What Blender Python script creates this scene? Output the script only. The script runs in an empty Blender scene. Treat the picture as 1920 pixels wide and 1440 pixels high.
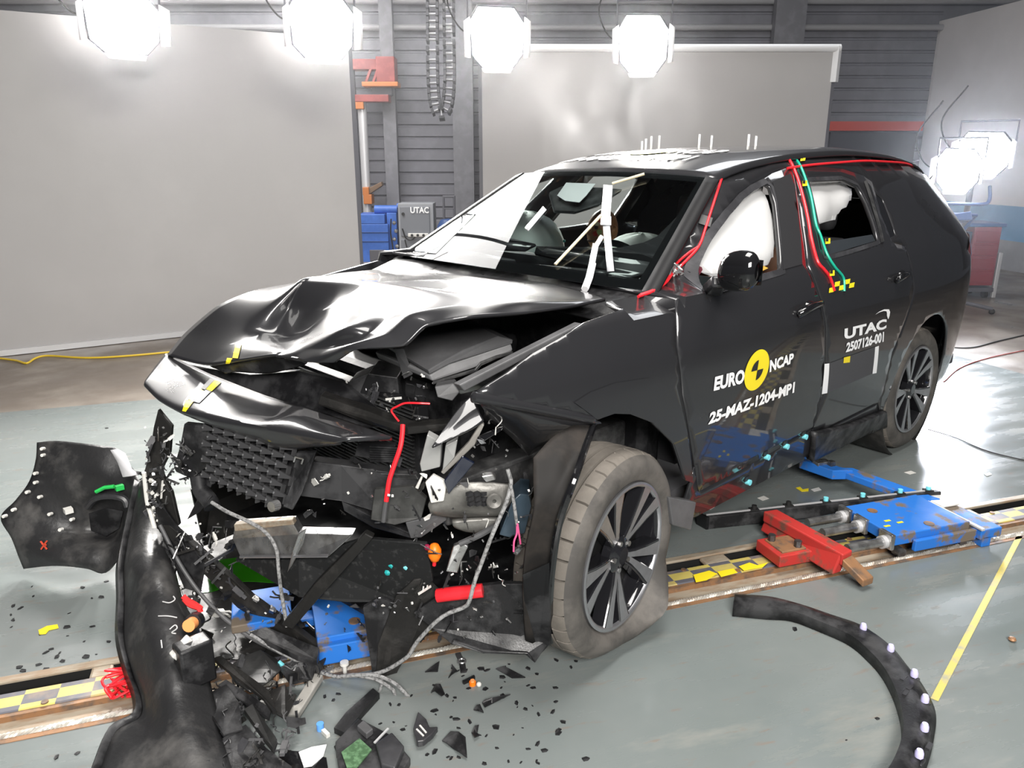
import bpy, bmesh, math, random
import numpy as np
from mathutils import Vector, Matrix
from mathutils.geometry import delaunay_2d_cdt
random.seed(7)
SC = bpy.context.scene
COL = SC.collection
# ------------------------------------------------------------------ camera
# World frame: origin on the floor under the car's rear axle, +x towards the car's nose, +y to the car's left side.
CAMP = np.array([4.5965, 2.3487, 1.633]); YAW = math.radians(226.468); PIT = math.radians(16.373); FPX = 1437.0
cf = np.array([math.cos(YAW)*math.cos(PIT), math.sin(YAW)*math.cos(PIT), -math.sin(PIT)])
cr = np.array([math.sin(YAW), -math.cos(YAW), 0.0]); cu = np.cross(cr, cf)
cd = bpy.data.cameras.new('camera'); cam = bpy.data.objects.new('camera', cd); COL.objects.link(cam)
cam.matrix_world = Matrix(((cr[0], cu[0], -cf[0], CAMP[0]), (cr[1], cu[1], -cf[1], CAMP[1]), (cr[2], cu[2], -cf[2], CAMP[2]), (0, 0, 0, 1)))
cd.sensor_width = 36.0; cd.lens = 36.0*FPX/1920; cd.clip_start = 0.05; cd.clip_end = 100
SC.camera = cam
# ------------------------------------------------------------------ light and exposure
SC.view_settings.view_transform = 'Standard'; SC.view_settings.look = 'None'
SC.view_settings.exposure = 0.25; SC.view_settings.gamma = 1.0
SC.cycles.caustics_reflective = False; SC.cycles.caustics_refractive = False
W = bpy.data.worlds.new('hall_air'); SC.world = W; W.use_nodes = True
W.node_tree.nodes['Background'].inputs[0].default_value = (0.80, 0.86, 1.0, 1); W.node_tree.nodes['Background'].inputs[1].default_value = 0.05
def area(name, loc, target, sx, sy, power, col=(1, 1, 1), spread=180):
    l = bpy.data.lights.new(name, 'AREA'); l.shape = 'RECTANGLE'; l.size = sx; l.size_y = sy; l.energy = power; l.color = col
    l.spread = math.radians(spread)
    o = bpy.data.objects.new(name, l); COL.objects.link(o); o.location = loc
    o.rotation_euler = (Vector(target)-Vector(loc)).to_track_quat('-Z', 'Y').to_euler()
    return o
# lamp banks under the ceiling over the impact zone, plus an added camera-side fill
area('bank_and_fill_lamp', (2.4, 1.0, 5.6), (2.4, 1.0, 0), 3.2, 2.2, 300, (1, .97, .93))
area('bank_and_fill_lamp', (6.0, 4.8, 3.6), (3.0, .2, .5), 2.6, 1.8, 560, (1, .97, .93))  # unseen fill light added on the camera side to brighten the foreground
lb = area('bank_and_fill_lamp', (.14, -7.475, 4.9), (.14, -7.475, 0), 5.0, 5.0, 520, (1, .98, .96)); lb.rotation_euler[2] = math.radians(28)
area('bank_and_fill_lamp', (-4.5, -2.5, 5.6), (-4.0, -2.5, 0), 2.5, 2.5, 70, (.95, .97, 1))
FLOOD = 600   # watts of each floodlight
HAZE = .0055  # density of the haze volume added for lens glow
# ------------------------------------------------------------------ survey helpers
def ray(x, y): return cf+(x-960)/FPX*cr-(y-720)/FPX*cu
def at(x, y, X=None, Y=None, Z=None, D=None):
    d = ray(x, y)
    if X is not None: t = (X-CAMP[0])/d[0]
    elif Y is not None: t = (Y-CAMP[1])/d[1]
    elif Z is not None: t = (Z-CAMP[2])/d[2]
    else: t = D
    return CAMP+d*t
def F0(x, y, z=0.0): return at(x, y, Z=z)
def mono(xs, ys):
    xs = np.array(xs, float); ys = np.array(ys, float); h = np.diff(xs); dl = np.diff(ys)/h
    m = np.zeros(len(xs)); m[0] = dl[0]; m[-1] = dl[-1]
    for i in range(1, len(xs)-1):
        m[i] = 0 if dl[i-1]*dl[i] <= 0 else 2*dl[i-1]*dl[i]/(dl[i-1]+dl[i])
    def f(x):
        x = min(max(x, xs[0]), xs[-1]); i = min(int(np.searchsorted(xs, x, 'right'))-1, len(h)-1); i = max(i, 0)
        t = (x-xs[i])/h[i]
        return (ys[i]*(1+2*t)*(1-t)**2 + m[i]*h[i]*t*(1-t)**2 + ys[i+1]*t*t*(3-2*t) + m[i+1]*h[i]*t*t*(t-1))
    return f
def spline(pts, n=12, closed=False):
    P = [np.array(p, float) for p in pts]; out = []
    m = len(P)
    for i in range(m if closed else m-1):
        p0 = P[i-1] if (i > 0 or closed) else 2*P[0]-P[1]; p1 = P[i]; p2 = P[(i+1) % m]
        p3 = P[(i+2) % m] if (i+2 < m or closed) else 2*P[-1]-P[-2]
        for k in range(n):
            t = k/n
            out.append(.5*((2*p1)+(p2-p0)*t+(2*p0-5*p1+4*p2-p3)*t*t+(3*p1-p0-3*p2+p3)*t**3))
    if not closed: out.append(P[-1])
    return out
# ------------------------------------------------------------------ materials
MATS = {}
def mat(name, col, rough=.5, metal=0.0, var=0.0, scale=6.0, col2=None, stretch=None, bump=0.0, bscale=None, rvar=0.0, emit=None, coat=0.0, spec=.5, trans=0.0, alpha=1.0, thr=(.45, .62), ior=1.45):
    if name in MATS: return MATS[name]
    m = bpy.data.materials.new(name); m.use_nodes = True; N = m.node_tree.nodes; L = m.node_tree.links
    b = N['Principled BSDF']; b.inputs['Base Color'].default_value = (*col, 1); b.inputs['Roughness'].default_value = rough
    b.inputs['Metallic'].default_value = metal; b.inputs['Coat Weight'].default_value = coat; b.inputs['Coat Roughness'].default_value = .03
    b.inputs['Specular IOR Level'].default_value = spec; b.inputs['Transmission Weight'].default_value = trans; b.inputs['Alpha'].default_value = alpha; b.inputs['IOR'].default_value = ior
    if emit: b.inputs['Emission Color'].default_value = (*emit[0], 1); b.inputs['Emission Strength'].default_value = emit[1]
    if var or col2 or bump or rvar:
        tc = N.new('ShaderNodeTexCoord'); mp = N.new('ShaderNodeMapping'); L.new(tc.outputs['Object'], mp.inputs[0])
        if stretch: mp.inputs['Scale'].default_value = stretch
        nz = N.new('ShaderNodeTexNoise'); nz.inputs['Scale'].default_value = scale; nz.inputs['Detail'].default_value = 6; nz.inputs['Roughness'].default_value = .62
        L.new(mp.outputs[0], nz.inputs['Vector'])
        rp = N.new('ShaderNodeMapRange'); rp.inputs[1].default_value, rp.inputs[2].default_value = thr
        L.new(nz.outputs['Fac'], rp.inputs[0])
        mx = N.new('ShaderNodeMix'); mx.data_type = 'RGBA'; mx.inputs[6].default_value = (*col, 1)
        c2 = col2 if col2 else tuple(min(1, c*(1+var)+.02*var) for c in col)
        mx.inputs[7].default_value = (*c2, 1); L.new(rp.outputs[0], mx.inputs[0]); L.new(mx.outputs[2], b.inputs['Base Color'])
        if rvar:
            rr = N.new('ShaderNodeMapRange'); rr.inputs[1].default_value = .3; rr.inputs[2].default_value = .7
            rr.inputs[3].default_value = max(.02, rough-rvar); rr.inputs[4].default_value = rough+rvar
            n3 = N.new('ShaderNodeTexNoise'); n3.inputs['Scale'].default_value = scale*1.7; n3.inputs['Detail'].default_value = 4; L.new(mp.outputs[0], n3.inputs['Vector'])
            L.new(n3.outputs['Fac'], rr.inputs[0]); L.new(rr.outputs[0], b.inputs['Roughness'])
        if bump:
            n2 = N.new('ShaderNodeTexNoise'); n2.inputs['Scale'].default_value = bscale or scale*4; n2.inputs['Detail'].default_value = 4
            L.new(tc.outputs['Object'], n2.inputs['Vector'])
            bp = N.new('ShaderNodeBump'); bp.inputs['Strength'].default_value = bump; bp.inputs['Distance'].default_value = .01
            L.new(n2.outputs['Fac'], bp.inputs['Height']); L.new(bp.outputs[0], b.inputs['Normal'])
    MATS[name] = m
    return m
PAINT = mat('black_paint', (.024, .024, .0265), .32, .2, spec=.3, coat=.85, rvar=.05, scale=2)
GLOSS = mat('gloss_black', (.008, .008, .009), .08, 0, coat=.5)
PLAST = mat('black_plastic', (.013, .013, .014), .38, spec=.28, var=1.2, scale=9, bump=.08, bscale=160, rvar=.12)
DUSTY = mat('dusty_plastic', (.016, .0155, .015), .42, spec=.28, col2=(.055, .052, .049), scale=7, bump=.15, bscale=60, rvar=.15, thr=(.5, .8))
SATIN = mat('satin_black', (.03, .03, .033), .3, var=.5, scale=5, rvar=.1)
GREYP = mat('grey_plastic', (.075, .075, .078), .5, var=.3, scale=5, bump=.05, bscale=200)
RUBBER = mat('rubber', (.022, .021, .02), .65, var=.4, scale=20)
TYRE = mat('tyre_rubber', (.125, .112, .097), .8, col2=(.17, .152, .132), scale=5, bump=.1, bscale=90)
TYRES = mat('tyre_sidewall', (.06, .056, .052), .65, col2=(.12, .11, .10), scale=5, bump=.05, bscale=90)
ALLOY = mat('machined_alloy', (.42, .42, .44), .34, .85, var=.1, scale=30)
RIMB = mat('rim_gloss_black', (.012, .012, .014), .1, 0, coat=.8)
STEEL = mat('bare_steel', (.5, .5, .5), .32, .9, col2=(.32, .31, .3), scale=14, rvar=.12)
CAST = mat('cast_aluminium', (.22, .215, .20), .5, .5, col2=(.15, .145, .135), scale=9, bump=.15, bscale=70)
DKST = mat('dark_steel', (.09, .09, .092), .35, .7, col2=(.2, .2, .2), scale=12, rvar=.1)
def glassmat():
    m = bpy.data.materials.new('window_glass'); m.use_nodes = True; N = m.node_tree.nodes; L = m.node_tree.links; N.remove(N['Principled BSDF'])
    t = N.new('ShaderNodeBsdfTransparent'); t.inputs[0].default_value = (.88, .97, .95, 1); g = N.new('ShaderNodeBsdfGlossy'); g.inputs['Roughness'].default_value = 0.0
    fr = N.new('ShaderNodeFresnel'); fr.inputs[0].default_value = 1.55; mx = N.new('ShaderNodeMixShader'); L.new(fr.outputs[0], mx.inputs[0]); L.new(t.outputs[0], mx.inputs[1]); L.new(g.outputs[0], mx.inputs[2]); L.new(mx.outputs[0], N['Material Output'].inputs[0])
    return m
GLASS = glassmat()
WHITEF = mat('airbag_fabric', (.92, .92, .91), .8, bump=.06, bscale=300)
YEL = mat('yellow_tape', (.85, .68, .02), .45)
YELW = mat('yellow_worn', (.75, .60, .08), .5, col2=(.3, .26, .12), scale=24)
BLKT = mat('black_tape', (.02, .02, .02), .45)
WHITE = mat('white_lettering', (.88, .88, .88), .5)
RED = mat('red_cable', (.75, .02, .03), .35)
GREEN = mat('green_cable', (.01, .38, .25), .35)
ORANGE = mat('orange_plastic', (.95, .2, .01), .4)
CYAN = mat('cyan_clip', (.22, .72, .80), .3)
LILAC = mat('lilac_clip', (.58, .55, .88), .3)
WHITEP = mat('white_plastic', (.62, .61, .58), .4, var=.1, scale=8)
WIRE = mat('grey_braided_sleeve', (.30, .30, .30), .55, col2=(.10, .10, .10), scale=90)
BLUEM = mat('blue_paint', (.025, .16, .55), .55, spec=.25, col2=(.16, .13, .10), scale=7, rvar=.1, thr=(.53, .60))
REDM = mat('red_paint', (.45, .035, .03), .45, col2=(.16, .07, .05), scale=14, thr=(.52, .64))
RUST = mat('rusty_steel', (.30, .16, .08), .55, .3, col2=(.13, .10, .08), scale=14, rvar=.1)
BEIGE = mat('worn_beige_steel', (.37, .32, .25), .5, .2, col2=(.30, .22, .15), scale=10, stretch=(1, 4, 4), rvar=.1)
# ------------------------------------------------------------------ mesh builder
class MB:
    def __init__(s): s.v = []; s.f = []
    def add(s, vs, fs):
        b = len(s.v); s.v += [tuple(map(float, p)) for p in vs]; s.f += [tuple(i+b for i in f) for f in fs]; return s
    def box(s, c, d, M=None):
        q = [np.array([sx*d[0]/2, sy*d[1]/2, sz*d[2]/2]) for sx in (-1, 1) for sy in (-1, 1) for sz in (-1, 1)]
        if M is not None: q = [M@p for p in q]
        return s.add([np.array(c)+p for p in q], [(0, 1, 3, 2), (4, 6, 7, 5), (0, 4, 5, 1), (2, 3, 7, 6), (0, 2, 6, 4), (1, 5, 7, 3)])
    def beam(s, p, q, w, h, up=(0, 0, 1), w2=None, h2=None):
        p = np.array(p, float); q = np.array(q, float); d = q-p; d /= np.linalg.norm(d); a = np.cross(d, up)
        if np.linalg.norm(a) < 1e-3: a = np.cross(d, (1, 0, 0))
        a /= np.linalg.norm(a); b = np.cross(a, d); w2 = w2 or w; h2 = h2 or h
        vs = [p+sa*a*w/2+sb*b*h/2 for sa, sb in ((-1, -1), (1, -1), (1, 1), (-1, 1))]+[q+sa*a*w2/2+sb*b*h2/2 for sa, sb in ((-1, -1), (1, -1), (1, 1), (-1, 1))]
        return s.add(vs, [(3, 2, 1, 0), (4, 5, 6, 7), (0, 1, 5, 4), (1, 2, 6, 5), (2, 3, 7, 6), (3, 0, 4, 7)])
    def tube(s, path, r, n=8, closed=False, cap=True):
        P = [np.array(p, float) for p in path]; m = len(P); rr = r if hasattr(r, '__len__') else [r]*m
        vs = []; prev = None
        for i in range(m):
            t = (P[(i+1) % m] if (closed or i < m-1) else P[i])-(P[i-1] if (closed or i > 0) else P[i]); t /= (np.linalg.norm(t)+1e-12)
            a = np.cross(t, (0, 0, 1)) if prev is None else prev-t*np.dot(prev, t)
            if np.linalg.norm(a) < 1e-4: a = np.cross(t, (1, 0, 0))
            a /= np.linalg.norm(a); prev = a; b = np.cross(t, a)
            vs += [P[i]+rr[i]*(math.cos(2*math.pi*k/n)*a+math.sin(2*math.pi*k/n)*b) for k in range(n)]
        fs = [(i*n+k, i*n+(k+1) % n, ((i+1) % m)*n+(k+1) % n, ((i+1) % m)*n+k) for i in range(m if closed else m-1) for k in range(n)]
        if cap and not closed: fs += [tuple(range(n-1, -1, -1)), tuple((m-1)*n+k for k in range(n))]
        return s.add(vs, fs)
    def cyl(s, p, q, r, n=14, r2=None): return s.tube([p, q], [r, r2 if r2 is not None else r], n)
    def prism(s, poly, d):
        P = [np.array(p, float) for p in poly]; d = np.array(d, float); n = len(P)
        return s.add([p for p in P]+[p+d for p in P], [tuple(range(n)), tuple(range(2*n-1, n-1, -1))]+[(i, n+i, n+(i+1) % n, (i+1) % n) for i in range(n)])
    def lathe(s, prof, o, ax, n=32, closed=False, arc=None):
        o = np.array(o, float); ax = np.array(ax, float); ax /= np.linalg.norm(ax); a = np.cross(ax, (0, 0, 1))
        if np.linalg.norm(a) < 1e-3: a = np.cross(ax, (1, 0, 0))
        a /= np.linalg.norm(a); b = np.cross(ax, a); m = len(prof)
        A = [2*math.pi*k/n for k in range(n)] if arc is None else [arc[0]+(arc[1]-arc[0])*k/n for k in range(n+1)]
        vs = [o+ax*h+r*(math.cos(t)*a+math.sin(t)*b) for t in A for (r, h) in prof]; na = len(A)
        fs = [(i*m+j, i*m+(j+1) % m, ((i+1) % na)*m+(j+1) % m, ((i+1) % na)*m+j) for i in range(na if arc is None else na-1) for j in range(m if closed else m-1)]
        return s.add(vs, fs)
    def grid(s, rows, cu=False, cv=False):
        m = len(rows); n = len(rows[0])
        return s.add([p for r in rows for p in r], [(i*n+j, i*n+(j+1) % n, ((i+1) % m)*n+(j+1) % n, ((i+1) % m)*n+j) for i in range(m if cv else m-1) for j in range(n if cu else n-1)])
    def ball(s, c, r, n=10, sz=1.0, M=None):
        rows = []
        for i in range(n//2+1):
            th = math.pi*i/(n//2); rows.append([np.array([r*math.sin(th)*math.cos(2*math.pi*k/n), r*math.sin(th)*math.sin(2*math.pi*k/n), r*sz*math.cos(th)]) for k in range(n)])
        if M is not None: rows = [[M@p for p in R] for R in rows]
        return s.grid([[np.array(c)+p for p in R] for R in rows], cu=True)
    def build(s, name, m, parent=None, smooth=True, bevel=0, sub=0, solid=0, angle=40, offs=-1, crease=None, origin=None):
        me = bpy.data.meshes.new(name); v = s.v
        if origin is not None: v = [tuple(np.array(p)-np.array(origin)) for p in v]
        me.from_pydata(v, [], s.f); me.update()
        bm = bmesh.new(); bm.from_mesh(me); bmesh.ops.remove_doubles(bm, verts=bm.verts, dist=1e-5); bmesh.ops.recalc_face_normals(bm, faces=bm.faces)
        bm.to_mesh(me); bm.free()
        me.materials.append(m)
        o = bpy.data.objects.new(name, me); COL.objects.link(o)
        if origin is not None: o.location = origin
        if parent is not None: o.parent = parent
        if bevel: b = o.modifiers.new('bevel', 'BEVEL'); b.width = bevel; b.segments = 2; b.limit_method = 'ANGLE'; b.angle_limit = math.radians(35)
        if sub: q = o.modifiers.new('sub', 'SUBSURF'); q.levels = sub; q.render_levels = sub
        if solid: q = o.modifiers.new('solid', 'SOLIDIFY'); q.thickness = solid; q.offset = offs
        if smooth:
            me.polygons.foreach_set('use_smooth', [True]*len(me.polygons))
            if angle < 180 and not sub: me.set_sharp_from_angle(angle=math.radians(angle))
        return o
def thing(name, label, cat, loc=(0, 0, 0), group=None, rz=0.0):
    o = bpy.data.objects.new(name, None); COL.objects.link(o); o.location = loc; o.rotation_euler = (0, 0, rz); o.empty_display_size = .1
    return tag(o, label, cat, group)
def tag(o, label, cat, group=None, kind=None):
    o['label'] = label; o['category'] = cat
    if group: o['group'] = group
    if kind: o['kind'] = kind
    return o
def struct(o, label=None):
    o['kind'] = 'structure'
    if label: o['label'] = label
    return o
def copy_thing(src, loc, rz=0.0, label=None, sc=None):
    c = src.copy(); COL.objects.link(c); c.location = loc; c.rotation_euler = (0, 0, rz)
    if sc: c.scale = sc
    if label: c['label'] = label
    for ch in list(src.children):
        d = ch.copy(); COL.objects.link(d); d.parent = c
        for g in list(ch.children):
            e = g.copy(); COL.objects.link(e); e.parent = d
    return c
# ------------------------------------------------------------------ the hall
E1 = np.array([-.906, .424, 0]); E1 /= np.linalg.norm(E1); E2 = np.array([E1[1], -E1[0], 0])   # along the guide rail; E2 towards the camera side
RA = np.array([4.34, -.36, 0])
def R3(s, w, z=0.0): return RA+E1*s+E2*w+np.array([0, 0, z])
CONC = mat('hall_concrete', (.15, .125, .105), .42, col2=(.24, .21, .18), scale=1.6, rvar=.15, bump=.04, bscale=40)
def floor_paint():
    m = bpy.data.materials.new('blue_grey_floor_paint'); m.use_nodes = True; N = m.node_tree.nodes; L = m.node_tree.links; b = N['Principled BSDF']
    tc = N.new('ShaderNodeTexCoord'); mp = N.new('ShaderNodeMapping'); mp.inputs['Rotation'].default_value = (0, 0, -math.atan2(E1[1], E1[0])); L.new(tc.outputs['Object'], mp.inputs[0])
    m2 = N.new('ShaderNodeMapping'); m2.inputs['Scale'].default_value = (.55, 2.2, 1); L.new(mp.outputs[0], m2.inputs[0])
    def noise(v, sc, det=6, ro=.6):
        n = N.new('ShaderNodeTexNoise'); n.inputs['Scale'].default_value = sc; n.inputs['Detail'].default_value = det; n.inputs['Roughness'].default_value = ro; L.new(v, n.inputs['Vector']); return n.outputs['Fac']
    def rng(f, a, c, lo=0, hi=1):
        r = N.new('ShaderNodeMapRange'); r.inputs[1].default_value = a; r.inputs[2].default_value = c; r.inputs[3].default_value = lo; r.inputs[4].default_value = hi; L.new(f, r.inputs[0]); return r.outputs[0]
    def mix(f, A, B):
        x = N.new('ShaderNodeMix'); x.data_type = 'RGBA'; L.new(f, x.inputs[0])
        for i, q in ((6, A), (7, B)):
            if isinstance(q, tuple): x.inputs[i].default_value = (*q, 1)
            else: L.new(q, x.inputs[i])
        return x.outputs[2]
    big = noise(mp.outputs[0], .9, 5); strk = noise(m2.outputs[0], 1.5, 9, .72); fine = noise(m2.outputs[0], 14, 6)
    c = mix(rng(big, .35, .65), (.145, .168, .166), (.185, .202, .197))
    c = mix(rng(strk, .55, .72, 0, .6), c, (.28, .27, .24)); c = mix(rng(strk, .34, .26, 0, .4), c, (.11, .155, .165))
    c = mix(rng(fine, .60, .74, 0, .6), c, (.20, .13, .09)); L.new(c, b.inputs['Base Color'])
    L.new(rng(noise(m2.outputs[0], 3, 6),   .3, .75, .16, .38), b.inputs['Roughness'])
    bp = N.new('ShaderNodeBump'); bp.inputs['Strength'].default_value = .06; bp.inputs['Distance'].default_value = .003; L.new(noise(mp.outputs[0], 26, 5), bp.inputs['Height']); L.new(bp.outputs[0], b.inputs['Normal'])
    return m
FLP = floor_paint()
def flat(poly, z=0.0): return [np.array([p[0], p[1], z]) for p in poly]
# painted bay: two slabs on either side of the rail trench
S0, S1 = -3.5, 6.6
far_l = 3.15
def slab(s0, s1, w0, w1, z, t): return MB().prism([R3(s0, w0, z), R3(s1, w0, z), R3(s1, w1, z), R3(s0, w1, z)], (0, 0, -t))
fl = slab(-12, 16, -16, 9, -.16, .1).build('floor', CONC, smooth=False); struct(fl, 'bare concrete floor of the test hall')
m = slab(S0-.0, S1, -far_l, 0.0, 0, .15); m.add(slab(S0, 16, .34, 9, 0, .15).v, slab(S0, 16, .34, 9, 0, .15).f)
f1 = slab(S0, S1, -far_l, 0.0, 0, .15).build('floor', FLP, smooth=False); struct(f1, 'blue-grey painted floor under the car')
f2 = slab(S0, 16, .34, 9, 0, .15).build('floor', FLP, smooth=False); struct(f2, 'blue-grey painted floor in front of the guide rail')
f3 = slab(-12, 16, -16, -far_l, -.001, .15).build('floor', CONC, smooth=False); struct(f3, 'brown concrete floor behind the painted bay')
f4 = slab(S1, 16, -far_l, 0.0, -.001, .15).build('floor', CONC, smooth=False); struct(f4, 'brown concrete floor beyond the painted bay')
# walls
WALLP = mat('dark_cladding', (.15, .15, .17), .6, var=.25, scale=1.2, bump=.03)
def wallpt(x, D, z): p = at(x, 300, D=D); return np.array([p[0], p[1], z])
wl = wallpt(-900, 13.6, 0); wr = wallpt(1728, 13.6, 0); d = (wr-wl)/np.linalg.norm(wr-wl); nrm = np.array([d[1], -d[0], 0])
if np.dot(nrm, CAMP-wl) < 0: nrm = -nrm
prof = []; z = 0.0
mb = MB(); zz = [0.0]; dd = [0.0]
while zz[-1] < 6.0:
    z0 = zz[-1]; zz += [z0+.015, z0+.16, z0+.175]; dd += [.03, .03, 0.0]
    zz.append(z0+.20); dd.append(0.0)
mb.grid([[wl+nrm*q+np.array([0, 0, h]), wr+nrm*q+np.array([0, 0, h])] for h, q in zip(zz, dd)])
wb = mb.build('wall_back', WALLP, smooth=False, solid=.05, offs=1); struct(wb, 'grey ribbed cladding wall at the back of the hall')
# right wall: grey above, blue band, grey plinth
ra = wallpt(1728, 13.5, 0); rb = wallpt(1920, 11.3, 0); dr = rb-ra; rc = ra+dr*1.6
GRW = mat('grey_panel', (.52, .50, .49), .6, var=.06, scale=1.5)
mb = MB(); mb.prism([ra+[0, 0, .95], rc+[0, 0, .95], rc+[0, 0, 3.86], ra+[0, 0, 3.86]], nrm*-.08)
struct(mb.build('wall_right', GRW, smooth=False), 'pale grey panelled wall to the side')
mb = MB(); mb.prism([ra+[0, 0, .44], rc+[0, 0, .44], rc+[0, 0, .95], ra+[0, 0, .95]], nrm*-.1)
struct(mb.build('wall_right', mat('blue_band', (.10, .24, .40), .5, var=.2, scale=2), smooth=False), 'blue band along the side wall')
mb = MB(); mb.prism([ra, rc, rc+[0, 0, .44], ra+[0, 0, .44]], nrm*-.12)
struct(mb.build('wall_right', mat('grey_plinth', (.22, .22, .23), .6, var=.2, scale=2), smooth=False), 'grey plinth of the side wall')
mb = MB(); mb.prism([wr+[0, 0, 0], wr+nrm*-.1, wr+nrm*-.1+d*9+[0, 0, 0], wr+d*9], (0, 0, 6))
struct(mb.build('wall_back', WALLP, smooth=False), 'dark end of the back wall')
DARK = mat('dark_ceiling', (.05, .05, .055), .8)
struct(slab(-14, 18, -20, 10, 6.3, -.2).build('ceiling', DARK, smooth=False), 'dark ceiling of the hall')
mb = MB()
for h in (3.75, 4.15): mb.cyl(wl+nrm*.14+[0, 0, h], wr+nrm*.14+d*3+[0, 0, h], .05)
for px in (700, 1010, 1450):
    pass
struct(mb.build('trim_1', mat('pipe_grey', (.3, .3, .31), .4), smooth=True), 'pipes running along the top of the back wall')
for i, (px, wd) in enumerate(((735, .22), (870, .35), (1455, .5))):
    p = wallpt(px, 13.35, 0); struct(MB().box(p+[0, 0, 3.0], (wd, .18, 6.0), np.array([[d[0], nrm[0], 0], [d[1], nrm[1], 0], [0, 0, 1]])).build('wall_column', mat('column_grey', (.15, .15, .165), .55, var=.2), smooth=False), 'dark steel column of the back wall')
# screens
SCR = mat('grey_screen_cloth', (.41, .398, .394), .85, spec=.05, var=.05, scale=.8, bump=.02, bscale=300)
FRM = mat('screen_frame', (.10, .10, .115), .5)
ALU = mat('pale_aluminium', (.62, .62, .63), .4, .4)
def screen(name, label, A, B, z0, z1, th=.05, roller=False):
    t = thing(name, label, 'screen', tuple(A))
    A0 = np.zeros(3); Bv = np.array(B)-np.array(A); L = np.linalg.norm(Bv); u = Bv/L; n = np.array([u[1], -u[0], 0])
    if np.dot(n, CAMP-np.array(A)) < 0: n = -n
    MB().prism([A0+[0, 0, z0], Bv+[0, 0, z0], Bv+[0, 0, z1], A0+[0, 0, z1]], -n*.02).build('cloth', SCR, t, smooth=False)
    for p in (A0, Bv): MB().beam(p-n*.06+[0, 0, 0], p-n*.06+[0, 0, z1], .09, .08, up=tuple(n)).build('post', FRM, t, smooth=False)
    MB().beam(A0+[0, 0, z0]+n*.01, Bv+[0, 0, z0]+n*.01, .05, .05).build('bottom_rail', ALU, t, smooth=False)
    if roller:
        MB().cyl(A0+[0, 0, z1], Bv+[0, 0, z1]+u*.06, .045, 16).build('roller_tube', mat('white_roller', (.75, .75, .76), .4), t)
        MB().box(Bv+[0, 0, z1-.18]+u*.03, (.07, .07, .4), None).build('end_bracket', mat('white_roller', (.75, .75, .76), .4), t, smooth=False)
    return t
A = F0(-420, 690); B = F0(663, 590)
def zat(x, y, p):   # height of the point seen at (x, y) above floor point p's depth
    dep = np.dot(np.array(p)-CAMP, cf); q = at(x, y, D=dep); return q[2]
A = F0(330, 632)+(F0(0, 668)-F0(330, 632))*2.3; B = F0(330, 632)+(F0(0, 668)-F0(330, 632))*-1.33
screen('projection_screen', 'large pale grey screen wall behind the car, leftmost of the two grey screens', A, B, .03, 2.76)
A = wallpt(905, 9.5, 0); B = wallpt(1543, 9.5, 0)
screen('projection_screen', 'grey roller screen with white top tube behind the car roof', A, B, .3, 2.9, roller=True)
# guide rail in the floor
ANG = math.atan2(E1[1], E1[0])
gr = thing('guide_rail', 'rusty guide rail with yellow and black chequers sunk in the floor', 'rail', tuple(RA), rz=ANG)
def strip(s0, s1, w0, w1, z0, z1): return MB().box(((s0+s1)/2, -(w0+w1)/2, (z0+z1)/2), (s1-s0, w1-w0, z1-z0))
GS0, GS1 = S0, 9.5
strip(GS0, GS1, 0, .034, -.14, .004).build('edge_bar', BEIGE, gr, smooth=False, bevel=.004)
strip(GS0, GS1, .034, .036, -.14, -.006).build('slot_shade_plate', mat('slot_shade_black', (.004, .004, .004), .8), gr, smooth=False)  # thin black plate painting the slot's shade over the beige bar side
mb = MB(); s = GS0; k = 0
cells = []
while s < GS1: mb.box((s+.05, -.068, -.010), (.07+.05*(k % 2), .07, .022)); s += .47; k += 1
mb.build('slot_bridge', BEIGE, gr, smooth=False, bevel=.01)['kind'] = 'stuff'
strip(GS0, GS1, .034, .10, -.14, -.12).build('slot_bottom', mat('slot_shade_black', (.004, .004, .004), .8), gr, smooth=False)  # black colour stands for the shade down in the slot
def chequer():
    m = bpy.data.materials.new('chequered_paint'); m.use_nodes = True; N = m.node_tree.nodes; L = m.node_tree.links; b = N['Principled BSDF']; b.inputs['Roughness'].default_value = .45
    tc = N.new('ShaderNodeTexCoord'); mp = N.new('ShaderNodeMapping'); mp.inputs['Location'].default_value = (0, .50, .02); L.new(tc.outputs['Object'], mp.inputs[0])
    mp.inputs['Scale'].default_value = (1/.10, 1/.05, 0)
    ck = N.new('ShaderNodeTexChecker'); ck.inputs['Scale'].default_value = 1.0; ck.inputs[1].default_value = (.52, .43, .12, 1); ck.inputs[2].default_value = (.11, .11, .13, 1); L.new(mp.outputs[0], ck.inputs[0])
    nz = N.new('ShaderNodeTexNoise'); nz.inputs['Scale'].default_value = 9; nz.inputs['Detail'].default_value = 8; L.new(tc.outputs['Object'], nz.inputs['Vector'])
    r = N.new('ShaderNodeMapRange'); r.inputs[1].default_value = .5; r.inputs[2].default_value = .68; r.inputs[4].default_value = .8; L.new(nz.outputs['Fac'], r.inputs[0])
    mx = N.new('ShaderNodeMix'); mx.data_type = 'RGBA'; L.new(r.outputs[0], mx.inputs[0]); L.new(ck.outputs[0], mx.inputs[6]); mx.inputs[7].default_value = (.30, .22, .15, 1); L.new(mx.outputs[2], b.inputs['Base Color'])
    return m
strip(GS0, GS1, .10, .20, -.14, .004).build('chequered_plate', chequer(), gr, smooth=False, bevel=.004)
strip(GS0, GS1, .20, .218, -.14, .0).build('rust_edge', RUST, gr, smooth=False)
strip(GS0, GS1, .218, .30, -.14, -.02).build('lower_plate', BEIGE, gr, smooth=False)
strip(GS0, GS1, .325, .345, -.14, .002).build('edge_bar', RUST, gr, smooth=False)
mb = MB()
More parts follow.
